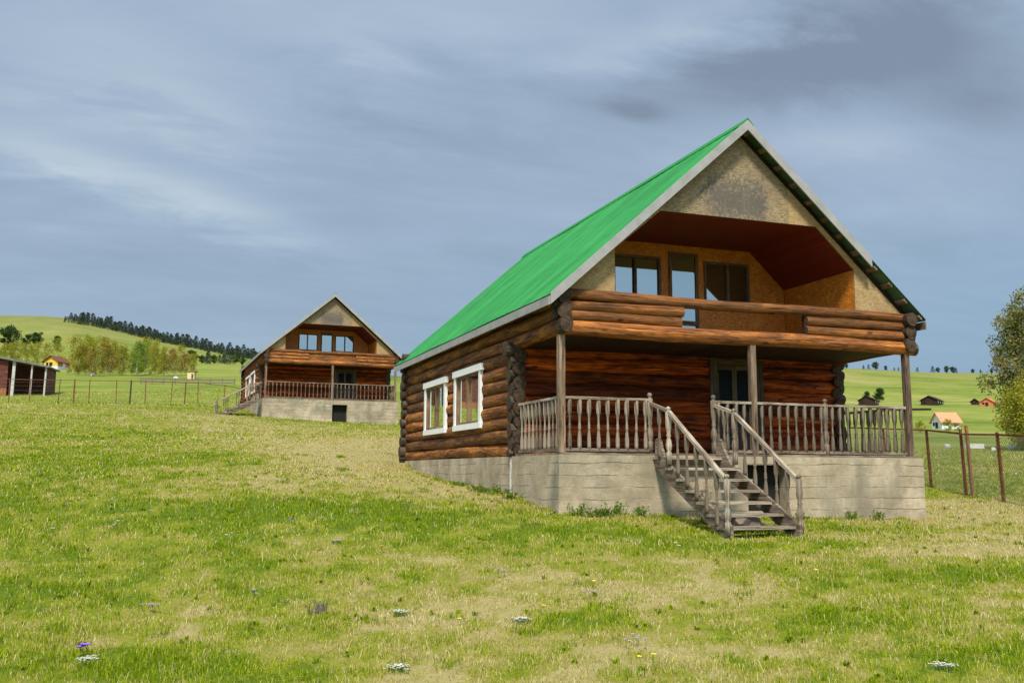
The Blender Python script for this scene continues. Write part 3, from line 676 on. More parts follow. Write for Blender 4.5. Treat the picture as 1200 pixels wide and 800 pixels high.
    if variant == 0:
        m = MB(); m.box((xb - .045, -.05, 2.42), (xb - .004, .03, 2.80)); m.build('parapet_stop', M['dark_wood'], H)
    else:
        m = MB(); m.box((xa, -.03, 2.40), (xb, .0, 2.82)); m.build('parapet_board', M['log_parapet'], H)
    # ---- loggia lining
    zc = 4.66; xl, xr = 1.1 * k, 6.53 * k; xcl, xcr = 2.08 * k, 5.64 * k; zk = 3.83
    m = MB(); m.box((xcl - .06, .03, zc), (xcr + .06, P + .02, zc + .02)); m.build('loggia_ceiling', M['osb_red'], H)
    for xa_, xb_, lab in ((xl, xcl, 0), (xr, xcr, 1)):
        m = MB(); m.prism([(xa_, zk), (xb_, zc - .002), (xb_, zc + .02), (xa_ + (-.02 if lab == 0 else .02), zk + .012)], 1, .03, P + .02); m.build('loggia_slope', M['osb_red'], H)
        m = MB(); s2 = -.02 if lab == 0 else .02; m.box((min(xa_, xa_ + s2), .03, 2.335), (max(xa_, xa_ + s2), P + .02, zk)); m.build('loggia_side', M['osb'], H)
    yb = P + .03
    ops = [(2.24 * k - .03, 3.37 * k, 3.30, 4.36), (3.56 * k, 4.29 * k, 2.38, 4.50), (4.44 * k, 5.61 * k, 3.30, 4.36)]
    m = MB(); xs = [xl]
    for a, b, z0, z1 in ops:
        m.box((xs[-1], yb, 2.335), (a, yb + .03, zc)) if xs[-1] != xl else m.prism([(xl, 2.335), (a, 2.335), (a, zc), (xcl, zc), (xl, zk)], 1, yb, yb + .03); m.box((a, yb, z1), (b, yb + .03, zc)); 
        if z0 > 2.5: m.box((a, yb, 2.335), (b, yb + .03, z0))
        xs.append(b)
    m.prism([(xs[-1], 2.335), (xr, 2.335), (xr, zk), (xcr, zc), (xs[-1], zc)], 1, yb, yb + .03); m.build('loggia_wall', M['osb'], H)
    pr = [(xl, 2.34), (xr, 2.34), (xr, zk), (xcr, zc), (xcl, zc), (xl, zk)]
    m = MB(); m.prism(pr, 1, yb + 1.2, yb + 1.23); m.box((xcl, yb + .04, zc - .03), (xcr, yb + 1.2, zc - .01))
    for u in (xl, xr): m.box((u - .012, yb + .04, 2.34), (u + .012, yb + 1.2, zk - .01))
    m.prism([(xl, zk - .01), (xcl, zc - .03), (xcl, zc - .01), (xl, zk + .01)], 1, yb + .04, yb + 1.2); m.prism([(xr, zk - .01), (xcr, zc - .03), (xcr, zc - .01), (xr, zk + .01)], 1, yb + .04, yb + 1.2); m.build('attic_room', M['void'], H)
    a, b, z0, z1 = ops[0]; window('balcony_window', H, 1, yb, a, b, z0, z1, -1, False, M['sash'], (.46,))
    a, b, z0, z1 = ops[2]; window('balcony_window', H, 1, yb, a, b, z0, z1, -1, False, M['sash'], (.52,))
    a, b, z0, z1 = ops[1]; D = empty('balcony_door', (0, 0, 0), 0, H); m = MB()
    m.box((a + .002, yb - .03, z0), (a + .07, yb + .04, z1 - .002)); m.box((b - .07, yb - .03, z0), (b - .002, yb + .04, z1 - .002)); m.box((a + .07, yb - .03, z1 - .075), (b - .07, yb + .04, z1 - .002)); m.box((a + .07, yb - .028, 2.88), (b - .07, yb + .038, 2.98)); m.box((a + .07, yb - .028, z0), (b - .07, yb + .038, z0 + .06)); m.build('door_frame', M['sash'], D)
    m = MB(); m.quad((a + .07, yb, z0 + .06), (b - .07, yb, z0 + .06), (b - .07, yb, 2.88), (a + .07, yb, 2.88)); m.build('pane', M['glass_upper'], D)
    m = MB(); m.quad((a + .07, yb, 2.98), (b - .07, yb, 2.98), (b - .07, yb, z1 - .075), (a + .07, yb, z1 - .075)); m.build('pane', M['glass_upper'], D)
    # ---- gable boards round the loggia opening
    def gpoly(name, pts, mat, ya, yb2, off=(0, 0)):
        m = MB(); n = len(pts); vs = [(x, ya, z) for x, z in pts] + [(x, yb2, z) for x, z in pts]
        tc = [(x - off[0], z - off[1], .5) for x, z in pts] * 2
        m.add(vs, [tuple(range(n)), tuple(range(n, 2 * n))[::-1]] + [(i, i + n, (i + 1) % n + n, (i + 1) % n) for i in range(n)], tc); return m.build(name, mat, H)
    sL, sR = 2.15 * k, 4.97 * k
    gpoly('gable_panel', [(sL, zc), (sR - .003, zc), (sR - .003, zund(sR)), (cx, zund(cx)), (sL, zund(sL))], M['gable'], -.012, .02, (cx - .15, zc))
    gpoly('gable_panel', [(sR + .003, zc), (xcr, zc), (xr, zk), (xr, zund(xr)), (sR + .003, zund(sR))], M['gable_plain'], -.014, .018)
    gpoly('gable_panel', [(xl, zk), (xcl, zc), (sL - .003, zc), (sL - .003, zund(sL)), (xl, zund(xl))], M['gable_plain'], -.014, .018)
    gpoly('gable_panel', [(.1, 2.98), (xl, 2.98), (xl, zund(xl)), (.1, zund(.1))], M['gable_plain'], -.008, .022)
    gpoly('gable_panel', [(xr, 2.98), (W - .1, 2.98), (W - .1, zund(W - .1)), (xr, zund(xr))], M['gable_plain'], -.008, .022)
    gpoly('rear_gable', [(0, 2.9), (W, 2.9), (W, zund(W)), (cx, zund(cx)), (0, zund(0))], M['gable_plain'], L - .02, L + .01)
    # ---- roof
    R_ = empty('roof', (0, 0, 0), 0, H); ys, ye = -.26, 12.44; ex = .30
    for sgn in (-1, 1):
        m = MB(); ny = int((ye - ys) / .055); nx = 6; vs = []; tc = []; fs = []
        for i in range(nx + 1):
            t = i / nx; x = cx + sgn * t * (cx + ex)
            for j in range(ny + 1):
                y = ys + (ye - ys) * j / ny; h = .007 * max(0, math.sin(y * 2 * math.pi / .33)) ** 2 + .006 * math.sin(y * 1.3 + t * 4)
                vs.append((x, y, ztop(x) + h)); tc.append((t * 5.6, y, sgn))
        for i in range(nx):
            for j in range(ny):
                a = i * (ny + 1) + j; fc = (a, a + 1, a + ny + 2, a + ny + 1); fs.append(fc if sgn > 0 else fc[::-1])
        m.add(vs, fs, tc, 0, True); m.build('roof_sheet', M['roof'], R_)
        m = MB()
        m.add([(cx + sgn * .01, ys + .012, ztop(cx) - .025), (cx + sgn * (cx + ex) , ys + .012, ztop(-ex) - .018), (cx + sgn * (cx + ex), ye - .01, ztop(-ex) - .018), (cx + sgn * .01, ye - .01, ztop(cx) - .025)], [(0, 1, 2, 3)]); m.build('sheet_underside', M['green_under'], R_)
        for i in range(12):
            m = MB(); x = cx + sgn * (.12 + (cx + ex - .24) * i / 11); n_ = Vector((sgn * .666, 0, .746)); c = Vector((x, 0, ztop(x) - .055))
            m.beam((c.x, ys + .03, c.z), (c.x, ye - .03, c.z), .11, .045, side=Vector((.746, 0, -.666 * sgn)) ); m.build('batten', M['post'], R_)
        m = MB(); m.prism([(cx, ztop(cx) - .09), (cx + sgn * (cx + .02), ztop(0) - .09), (cx + sgn * (cx + .02), ztop(0) - .22), (cx, ztop(cx) - .22)], 1, .03, L); m.build('roof_boarding', M['dark_wood'], R_)
        # rake and eave fascias
        xe = (cx + ex) if (sgn < 0 or variant == 1) else (6.75 - cx)
        m = MB(); m.prism([(cx, ztop(cx) + .02), (cx + sgn * xe, ztop(cx + sgn * xe) + .02), (cx + sgn * xe, ztop(cx + sgn * xe) - .19), (cx, ztop(cx) - .19)], 1, ys - .045, ys - .012); m.build('rake_fascia', M['fascia'], R_)
        m = MB(); xx = cx + sgn * (cx + ex); m.box((xx - .015, ys + .02, ztop(-ex) - .19), (xx + .015, ye - .02, ztop(-ex) - .035)); m.build('eave_fascia', M['fascia'] if sgn < 0 else M['post'], R_)
        m = MB(); m.prism([(cx, ztop(cx) + .0), (cx + sgn * (cx + ex), ztop(-ex) + .0), (cx + sgn * (cx + ex), ztop(-ex) - .17), (cx, ztop(cx) - .17)], 1, ye - .0, ye + .03); m.build('rake_fascia', M['fascia'], R_)
        for i in range(14):
            y = .2 + i * .9
            if y > L: break
            m = MB(); xx = cx + sgn * (cx + .27); m.beam((cx + sgn * (cx - .1), y, ztop(.1) - .16), (xx, y, ztop(-.27) - .16), .06, .13, side=(0, 1, 0)); m.build('rafter_tail', M['dark_wood'], R_)
    m = MB(); m.prism([(cx - .14, ztop(cx - .14) + .022), (cx, ztop(cx) + .035), (cx + .14, ztop(cx + .14) + .022), (cx, ztop(cx) + .055)], 1, ys - .05, ye); m.build('ridge_cap', M['roof'], R_)
    # ---- posts
    for px in ((0.0, 4.0, 7.70) if variant == 0 else (.05, 4.05, W - .08)):
        m = MB(); m.beam((px, -.03, .042), (px, -.03, 2.145), .12, .115, side=(1, 0, 0)); o = m.build('support_post', M['post'], H)
    # ---- railings
    gm, lm = ('front', 'light') if variant == 0 else ('dull', 'dull'); rm = M['grey_wood'] if variant == 0 else M['post']
    def railing(p, q, n, kind, ends=(0, 0), name='porch_railing'):
        p, q = Vector(p), Vector(q); rl = empty(name, (0, 0, 0), 0, H); m = MB()
        u = (q - p).normalized(); m.beam(p + Vector((0, 0, 1.0)), q + Vector((0, 0, 1.0)), .085, .045); m.build('handrail', M['grey_wood_light'] if variant == 0 else rm, rl)
        m = MB(); m.beam(p + Vector((0, 0, .07)), q + Vector((0, 0, .07)), .06, .055); m.build('bottom_rail', rm, rl)
        for i in range(n):
            t = (i + .5) / n; o = link_mesh('baluster', BALM[kind if random.random() < .75 else gm], rl, p.lerp(q, t) + Vector((0, 0, .075))); o.rotation_euler = (random.uniform(-.012, .012), random.uniform(-.012, .012), random.uniform(0, 1)); s2 = random.uniform(.94, 1.06); o.scale = (s2, s2, 1)
        for e_, pt in zip(ends, (p, q)):
            if e_: link_mesh('newel_post', bal_mesh(1.13, rm, NEW, 10), rl, pt)
        return rl
    if variant == 0:
        railing((.07, -.03, .02), (1.77, -.03, .02), 9, 'light', (0, 1)); railing((3.12, -.03, .02), (5.66, -.03, .02), 13, 'front', (1, 1)); railing((5.72, -.03, .02), (7.62, -.03, .02), 10, 'front')
        railing((.0, 2.1, .02), (.0, .05, .02), 10, 'light'); railing((7.70, .05, .02), (7.70, 2.1, .02), 10, 'front')
        staircase(H, (1.77, -.03, 0), 0, 1.25)
    else:
        railing((.12, -.03, .02), (W - .2, -.03, .02), 32, 'dull'); railing((W - .08, .05, .02), (W - .08, 2.1, .02), 8, 'dull'); railing((.0, 2.1, .02), (.0, 1.45, .02), 3, 'dull')
        staircase(H, (-.12, 1.45, 0), -math.pi / 2, 1.10, 'side_staircase', 3)
    return H
LW = [(4.30, 6.42, .78, 1.93), (7.20, 9.30, .78, 1.90)]
log_house((0, 0, 0), 0, 7.79, 2.3, 'large near log house with bright green roof, grey concrete base and front stairs', 0)
log_house(H2, H2A, 8.1, 2.6, 'smaller looking log house behind on the left, with stairs at its left end', 1)

# ------------------------------------------------------------------ trees
def leafcloud(centers, radii, per, size, flat=.8, size_var=.4):
    n = len(centers); C = np.repeat(np.array(centers), per, 0); Rr = np.repeat(np.array(radii), per)
    d = RNG.normal(0, 1, (len(C), 3)); d /= np.linalg.norm(d, axis=1)[:, None] + 1e-9
    rr = RNG.uniform(0, 1, len(C)) ** .45; p = C + d * (Rr * rr)[:, None] * np.array([1, 1, flat])
    a = RNG.normal(0, 1, (len(C), 3)); a /= np.linalg.norm(a, axis=1)[:, None]; b = np.cross(a, RNG.normal(0, 1, (len(C), 3))); b /= np.linalg.norm(b, axis=1)[:, None] + 1e-9
    s = (size * RNG.uniform(1 - size_var, 1 + size_var, len(C)))[:, None]
    V = np.stack([p - a * s, p + b * s * .55, p + a * s, p - b * s * .55], 1)
    tone = np.repeat(RNG.uniform(.1, .9, n), per) + RNG.normal(0, .16, len(C)); return V, np.clip(tone, 0, 1)
def leaf_mesh(name, V, T, mat):
    n = len(V); me = bpy.data.meshes.new(name); me.vertices.add(n * 4); me.vertices.foreach_set('co', V.astype(np.float32).ravel()); me.loops.add(n * 4); me.loops.foreach_set('vertex_index', np.arange(n * 4, dtype=np.int32))
    me.polygons.add(n); me.polygons.foreach_set('loop_start', np.arange(0, n * 4, 4, dtype=np.int32)); a = me.attributes.new('rnd', 'FLOAT', 'POINT'); a.data.foreach_set('value', np.repeat(T.astype(np.float32), 4)); me.update(calc_edges=True); me.materials.append(mat); return me

def broad_tree(h, spread, bark, leaf, nl=14, per=40, size=.12, base=.22, tr=.02, clump=.13, forks=1, flat=.9, limb_r=.35):
    """(trunk mesh, crown mesh): tapered trunk, limbs, leaf clumps at the limb ends"""
    mb = MB(); cs = []; rs = []
    for f_ in range(forks):
        lean = RNG.normal(0, .05 + .06 * (forks > 1), 2) * h; n = 7; tp = [Vector((lean[0] * t * t + .02 * h * math.sin(t * 5 + f_), lean[1] * t * t, h * .97 * t * (1 - .12 * f_))) for t in np.linspace(0, 1, n)]
        mb.tube(tp, [h * tr * (1 - .9 * t) + .006 for t in np.linspace(0, 1, n)], 7)
        for i in range(nl):
            t = base + (1 - base) * (i + RNG.uniform(.1, .9)) / nl; j = min(int(t * (n - 1)), n - 2); p = tp[j].lerp(tp[j + 1], t * (n - 1) - j)
            a = i * 2.4 + RNG.uniform(-.5, .5); ln = spread * h * math.sin(math.pi * min(1, (.18 + .82 * (t - base) / (1 - base)) * .93)) ** .8 * RNG.uniform(.65, 1.15)
            up = RNG.uniform(.25, .8); q = p + Vector((math.cos(a) * ln, math.sin(a) * ln, ln * up)); mid = p.lerp(q, .5) + Vector((0, 0, ln * .12))
            rb = h * tr * (1 - .9 * t) * limb_r + .004
            mb.tube([p, mid, q], [rb, rb * .6, rb * .25], 5)
            for u in (.45, .75, 1.0):
                c = p.lerp(q, u) + Vector(RNG.normal(0, .035, 3)) * h; cs.append(tuple(c)); rs.append(clump * h * RNG.uniform(.6, 1.15) * (.7 + .4 * u))
        cs.append(tuple(tp[-1])); rs.append(clump * h * .6)
    V, T = leafcloud(cs, rs, per, size, flat); return mb.mesh('trunk', bark), leaf_mesh('crown', V, T, leaf)
def pine(h, w, seed):
    mb = MB(); mb.tube([(0, 0, 0), (0, .02 * h, h * .5), (0, 0, h * .96)], [h * .02, h * .014, h * .004], 6); cs = []; rs = []
    k = 8
    for i in range(k):
        t = .16 + .8 * i / (k - 1); rr = w * (1.12 - t) ** .7 * RNG.uniform(.75, 1.15)
        for a in np.arange(0, 6.28, 2.1 if i else 1.6): 
            a += RNG.uniform(-.4, .4); cs.append((math.cos(a) * rr * .55, math.sin(a) * rr * .55, t * h)); rs.append(rr * .55)
    cs.append((0, 0, h * .97)); rs.append(w * .15)
    V, T = leafcloud(cs, rs, 20, h * .045, .75); return mb.mesh('trunk', M['bark']), leaf_mesh('crown', V, T, M['leaf_dark'])
def plant(name, meshes, p, label, cat, group=None, sc=1, rz=None):
    o = empty(name, p, RNG.uniform(0, 6.28) if rz is None else rz); o.scale = (sc, sc, sc * RNG.uniform(.92, 1.08)); tag(o, label, cat, group)
    link_mesh('trunk', meshes[0], o); link_mesh('crown', meshes[1], o); return o

pines = [pine(6.2, 3.0, i) for i in range(4)]
crest = [(75, 373), (140, 385.5), (192, 398), (245, 408), (290, 417), (306, 420)]
def crest_y(px):
    for (a, b), (c, d) in zip(crest, crest[1:]):
        if px <= c: return b + (d - b) * (px - a) / (c - a)
    return crest[-1][1]
px = 76.0
while px < 304:
    for row in range(2):
        q = px + random.uniform(-1.5, 1.5); p = drop(q, crest_y(q), 600 - row * 26 + random.uniform(-10, 10)); p.z -= .3
        edge = min(1, .45 + (px - 76) / 40)
        plant('pine_tree', random.choice(pines), p, 'dark pine standing in the long row along the crest of the left hill', 'pine tree', 'pines along the hill crest', random.uniform(.68, 1.12) * edge * (1.05 if row == 0 else .8))
    px += random.uniform(2.2, 3.6)
bush = [broad_tree(6, .42, M['bark'], M['leaf_bush'], 10, 80, .24, .08, .02, .2) for _ in range(3)]
for q, py, d, w, lab in ((10, 397, 400, 1.55, 'big dark bushy tree at the left edge high on the hill'), (32, 396, 420, .85, 'left one of two dark round trees close together on hillside'), (43, 396.5, 420, 1.0, 'right one of two dark round trees close together on hillside'), (67, 398, 430, .72, 'small lone dark round bush on the slope above the birches')):
    plant('hillside_tree', bush[random.randrange(3)], drop(q, py, d), lab, 'tree', None, w)
mid = [(145, 412), (168, 414), (176, 411), (187, 418), (191, 413), (200, 418), (219, 418), (226, 420), (244, 418), (236, 426), (243, 427), (250, 427), (257, 428), (263, 424), (268, 427), (272, 430), (262, 419), (284, 428), (277, 431)]
for q, py in mid:
    plant('scrub_tree', random.choice(bush + pines), drop(q, py, 330 + random.uniform(-25, 25)), 'dark scrubby tree in the scattered belt halfway up the left hill', 'tree', 'scrub trees halfway up the hill', random.uniform(.42, .75) * 1.0)
gb = [broad_tree(7, .21, M['birch'], M['leaf_birch'], 15, 48, .12, .1, .010, .12, 1, 1.1) for _ in range(3)]
go = [broad_tree(7, .21, M['birch'], M['leaf_orange'], 15, 46, .12, .12, .010, .12, 1, 1.1) for _ in range(2)]
gg = [broad_tree(7, .22, M['birch'], M['leaf_green'], 15, 55, .12, .08, .010, .12, 1, 1.1) for _ in range(2)]
grove = [(2, 150, 'b', .6), (10, 146, 'b', .62), (18, 150, 'b', .66), (26, 143, 'b', .6), (34, 150, 'b', .58), (42, 205, 'b', .8), (54, 210, 'b', .8), (66, 222, 'b', .9)]
for q, k_, s_ in ((90, 'b', .7), (88, 'b', .68), (92, 'b', .74), (98, 'o', .72), (104, 'b', .68), (110, 'o', .66), (117, 'b', .62), (124, 'o', .66), (131, 'o', .70), (138, 'o', .66), (144, 'b', .62), (151, 'b', .6), (158, 'g', .68), (164, 'g', .70), (171, 'b', .66), (178, 'b', .58), (186, 'b', .5), (193, 'b', .52), (199, 'o', .60), (206, 'o', .58), (213, 'o', .56), (220, 'o', .5), (226, 'b', .42)):
    grove += [(q + random.uniform(-3, 3), 136 + random.uniform(-6, 6), k_, s_ * random.uniform(.72, 1.14))]
    if random.random() < .5: grove += [(q + random.uniform(0, 6), 150 + random.uniform(-6, 12), k_ if random.random() < .6 else 'b', s_ * random.uniform(.8, 1.2))]
for q, d, k_, s_ in grove:
    lab = {'b': 'yellow green young birch in the row beyond the left field', 'o': 'orange tinged budding birch in the row beyond the left field', 'g': 'bright green birch standing among yellower birches beyond the field'}[k_]
    plant('birch_tree', random.choice({'b': gb, 'o': go, 'g': gg}[k_]), drop(q, 440, d), lab, 'birch', 'birches beyond the left field', s_)
RNG = np.random.default_rng(5); random.seed(5)
tb = broad_tree(13.2, .145, M['birch'], M['leaf_grey'], 36, 62, .13, .22, .012, .055, 2, 1.2, .35); lb = broad_tree(7.4, .34, M['birch'], M['leaf_birch'], 20, 72, .12, .02, .012, .13, 3, 1.0)
plant('birch_tree', tb, drop(1194, 520, 84), 'tall sparse birch with pale branches at the right edge of the meadow', 'birch', None, .97, .4)
plant('birch_tree', lb, drop(1206, 520, 80), 'dense yellow green low birch in front of the tall sparse birch', 'birch', None, .88, 1.1)
plant('birch_tree', broad_tree(11.5, .20, M['birch'], M['leaf_grey'], 22, 34, .13, .2, .012, .07, 1, 1.2), drop(1226, 520, 88), 'sparse birch cut off by the right photo edge', 'birch', None, .98, 2.0)
for q, s_, w in ((992, .55, 0), (1012, .5, 1), (1018, .55, 1), (1026, .9, 0), (1038, .5, 0), (1048, .4, 1), (1053, .4, 1), (1075, .55, 1), (1093, .75, 1), (1099, .6, 0), (1109, .75, 0), (1116, .72, 0), (1120, .65, 1), (1140, .5, 0), (1149, .45, 1), (1162, .5, 0)):
    plant('skyline_tree', random.choice(pines if w else bush), drop(q, 434, 690), 'tiny dark tree on the skyline of the right hill', 'tree', 'trees on the right skyline', s_ * (1.0 if w else 1.0))
for q, py, d, s_, lab in ((1030, 458, 395, .9, 'small green bush just above the left dark hillside house'), (1015, 456, 400, .6, 'tiny green bush left above the left dark hillside house')):
    plant('hillside_bush', bush[0], drop(q, py, d), lab, 'bush', None, s_)
lowb = [broad_tree(2.4, .5, M['bark'], M['leaf_birch'], 9, 40, .1, .05, .015, .2) for _ in range(2)]
for q, d, s_, lab in ((1078, 190, .9, 'low yellow bush beside the right rear corner of porch railing'), (1112, 190, .95, 'low yellow green bush beneath the white house with orange roof'), (1122, 200, .7, 'small bush right of the white house with orange roof')):
    plant('bush', lowb[0], drop(q, 505, d), lab, 'bush', None, s_)

# ------------------------------------------------------------------ far buildings
def simple_house(name, loc, rz, w, l, h, rh, wall, roof, label, gable=None, wins=3, porch=False):
    H = empty(name, loc, rz); tag(H, label, 'house')
    m = MB(); m.box((0, 0, -2), (w, l, h)); m.build('wall', wall, H)
    m = MB(); m.prism([(0, h), (w, h), (w / 2, h + rh - .1)], 1, .02, l - .02); m.build('gable', gable or wall, H)
    m = MB(); o = .45
    for s_ in (-1, 1): 
        x = w / 2 + s_ * (w / 2 + o); z = h - rh * o / (w / 2); m.prism([(w / 2, h + rh), (x, z), (x, z - .14), (w / 2, h + rh - .14)], 1, -o, l + o)
    m.build('roof', roof, H)
    for i in range(wins):
        y = l * (i + .5) / wins
        for x in (-.03, w + .03): 
            W_ = MB(); W_.box((min(x, x * .99) - .02, y - .45, h * .35), (max(x, x * .99) + .02, y + .45, h * .8)); W_.build('window', M['pale_wall'] if wall != M['pale_wall'] else M['void'], H)
    m = MB(); m.box((w * .38, -.05, .0), (w * .62, .0, h * .8)); m.build('door', M['dark_wood'], H)
    m = MB(); m.box((w * .15, -.06, h * .35), (w * .32, .0, h * .8)); m.build('window', M['void'], H)
    return H
simple_house('hillside_house', drop(1006, 472, 370), -.9, 6, 8, 2.0, 1.6, M['dark_wood'], M['dark_wood'], 'dark wooden house on the right hill nearest the porch post', wins=2)
simple_house('hillside_house', drop(1079, 474, 370), -1.0, 6, 9.5, 2.0, 1.6, M['dark_wood'], M['dark_wood'], 'long dark wooden house on the right hill, right of the porch post', wins=3)
simple_house('hillside_shed', drop(1138, 475, 370), -.9, 2.6, 4, 1.5, 1.0, M['dark_wood'], M['dark_wood'], 'tiny dark shed on the right hill before the orange house', wins=1)
simple_house('hillside_house', drop(1149, 476, 360), -1.0, 4.4, 7.5, 1.7, 1.5, M['orange_plaster'], M['orange_plaster'], 'small orange house on the right hill beside the birch', wins=2)
simple_house('village_house', drop(1092, 502, 235), -1.75, 4.2, 4.9, 1.8, 2.1, M['pale_wall'], M['orange_roof'], 'white house with an orange roof below the right hillside', wins=2)
m = MB(); m.box((0, 0, -1), (18, .4, 1.0)); o = m.build('timber_wall', M['dark_wood']); p = drop(1030, 476, 330); o.location = p; o.rotation_euler = (0, 0, -.35); tag(o, 'long low dark timber wall on the right hill beside porch post', 'wall', kind='thing')
hh = simple_house('field_house', drop(51, 437, 185), -.55, 3.5, 4.2, 2.0, 1.2, M['orange_plaster'], M['rust'], 'small orange house with yellow gable beside the dark red shed', M['yellow_board'], wins=1)
m = MB(); m.box((-.06, -.07, -1), (3.56, 4.27, .7)); m.build('plinth', M['pale_wall'], hh); m = MB(); m.box((.002, -.045, .7), (3.498, -.002, 2.0)); m.build('front_wall', M['yellow_board'], hh); hh.scale = (.86, .86, .86)
p = drop(219, 449, 118); o = empty('field_hut', p, -.3); tag(o, 'small cream box hut in the field before the birches', 'hut')
m = MB(); m.box((0, 0, -.3), (.85, .8, .95)); m.build('wall', M['cream_box'], o); m = MB(); m.box((-.08, -.08, .95), (1.05, .9, 1.03)); m.build('roof', M['sash'], o); m = MB(); m.box((.5, -.02, -.1), (.75, 0, .7)); m.build('door', M['sash'], o)
# open shed at the left edge
p = drop(-22, 463, 80); SH = empty('open_shed', p, -.12); SH.scale = (.97, 1.05, 1.16); tag(SH, 'dark red open-fronted shed with white posts at the left edge', 'shed')
roofz = lambda x: 3.05 - .15 * x
m = MB(); m.prism([(-3, -1), (5.1, -1), (5.1, roofz(5.1) - .1), (-3, roofz(-3) - .1)], 1, 3.0, 3.06); m.build('back_wall', M['red_plank'], SH)
m = MB(); m.box((5.04, .1, -.6), (5.1, 3.0, 2.15)); m.build('side_wall', M['red_plank'], SH)
m = MB(); m.box((-2.95, .02, -.6), (1.95, .08, 2.6)); m.build('front_wall', M['red_plank'], SH)
m = MB(); m.box((-2.95, -.03, -.5), (1.95, .02, .55)); m.build('lower_boards', M['rust_light'], SH)
for q in (2.4, 3.85, 4.98): m = MB(); m.beam((q, 0, -.6), (q + .06, 0, roofz(q) - .1), .13 if q > 3 else .24, .15, side=(1, 0, 0)); m.build('support_post', M['old_white'], SH)
m = MB(); m.beam((1.05, -.05, .5), (1.15, -.05, 2.6), .09, .06, side=(1, 0, 0)); m.build('batten', M['rust_light'], SH)
m = MB(); m.prism([(-3.2, roofz(-3.2)), (5.35, roofz(5.35)), (5.35, roofz(5.35) - .12), (-3.2, roofz(-3.2) - .12)], 1, -.35, 3.4); m.build('roof', M['slate'], SH)

# ------------------------------------------------------------------ fences
def left_fence():
    F = empty('wire_fence', drop(-30, 470, 63)); b = F.location.copy(); tag(F, 'thin rusty post and wire fence crossing the far left field', 'fence')
    xs = [(-40, 62, 0), (-15, 62, 0), (10, 62.5, 0), (34, 63, 0), (68, 63, 0), (86, 63, 1), (104, 63.5, 0), (136, 63.5, 0), (152, 63.5, 2), (170, 64, 0), (200, 64.5, 0), (216, 65, 1), (232, 65, 0), (262, 66, 0), (285, 67, 0)]
    tops = []
    for q, d, kind in xs:
        g = drop(q, 472, d) - b; m = MB(); w = .055 if kind == 0 else .085 if kind == 1 else .10; h = 1.62
        m.beam(g - Vector((0, 0, .3)), g + Vector((random.uniform(-.05, .05), 0, h)), w, w, side=(1, 0, 0)); m.build('post', M['rust' if kind < 2 else 'dark_steel'], F); tops.append(g)
    m = MB()
    for a, c in zip(tops, tops[1:]): m.tube([a + Vector((0, 0, 1.55)), c + Vector((0, 0, 1.55))], .022, 5)
    m.build('top_rail', M['rust'], F)
    m = MB()
    for a, c in zip(tops, tops[1:]):
        for h in (.25, .55, .85, 1.15, 1.4): m.tube([a + Vector((0, 0, h)), c + Vector((0, 0, h - .02))], .006, 3, cap=False)
    m.build('wire', M['wire'], F)
left_fence()
def right_fence():
    pts = [(1000, 556, 31), (1040, 562, 29), (1092, 570, 26.6), (1133, 580, 24.5), (1177, 588, 22.6), (1226, 596, 21.0), (1275, 604, 19.6)]
    g = [drop(*q) for q in pts]; b = g[3].copy(); F = empty('chain_link_fence', b); tag(F, 'rusty steel framed chain link fence beside the near house', 'fence')
    g = [p - b for p in g]; H_ = [1.5] * 7; H_[2] = 1.55; H_[3] = 1.5
    for i, p in enumerate(g):
        h = 1.72 if i == 3 else 1.62 if i < 3 else 1.64
        m = MB(); lean = Vector((-.06, .03, 0)); m.beam(p - Vector((0, 0, .3)), p + lean + Vector((0, 0, h)), .055, .055, side=(1, 0, 0)); m.build('post', M['rust'], F)
        if i == 3: m = MB(); q = p + Vector((.13, -.08, 0)); m.beam(q - Vector((0, 0, .3)), q + Vector((-.10, 0, 1.8)), .07, .06, side=(1, 0, 0)); m.build('post', M['rust_light'], F)
    for i in range(len(g) - 1):
        a, c = g[i], g[i + 1]; za = 1.58 if i >= 3 else 1.6; zb_ = za; sh = Vector((-.06, .03, 0))
        m = MB(); m.beam(a + sh + Vector((0, 0, za)), c + sh + Vector((0, 0, zb_)), .05, .05); m.build('top_rail', M['rust_light' if i % 2 else 'rust'], F)
        m = MB(); Ln = (c - a).length; hh_ = 1.5; u = (c - a) / Ln; step = .085; n = int((Ln + hh_) / step)
        for k in range(n):
            s0 = k * step - hh_
            for sg in (0, 1):
                t0, t1 = max(0, s0), min(Ln, s0 + hh_)
                if t1 <= t0: continue
                z0, z1 = t0 - s0, t1 - s0
                if sg: t0, t1 = Ln - t0, Ln - t1
                pa = a + u * t0 + (c - a) * 0; pb = a + u * t1
                pa = Vector((pa.x, pa.y, a.z + (c.z - a.z) * t0 / Ln + .06 + z0)); pb = Vector((pb.x, pb.y, a.z + (c.z - a.z) * t1 / Ln + .06 + z1)); m.tube([pa, pb], .004, 3, cap=False)
        m.build('wire_mesh', M['wire'], F)
right_fence()
p = drop(165, 447, 105); q = drop(275, 452, 100); F = empty('rail_fence', p); tag(F, 'low dark rail fence in the field behind the wire fence', 'fence')
m = MB(); n = 9
for i in range(n): 
    a = p.lerp(q, i / (n - 1)); a.z = gz(a.x, a.y); m2 = MB(); m2.beam(a - p - Vector((0, 0, .3)), a - p + Vector((0, 0, .75)), .1, .1, side=(1, 0, 0)); m2.build('post', M['bark'], F)
    if i: m.beam(prev - p + Vector((0, 0, .55)), a - p + Vector((0, 0, .55)), .06, .16); m.beam(prev - p + Vector((0, 0, .25)), a - p + Vector((0, 0, .25)), .06, .14)
    prev = a
m.build('rail', M['bark'], F)

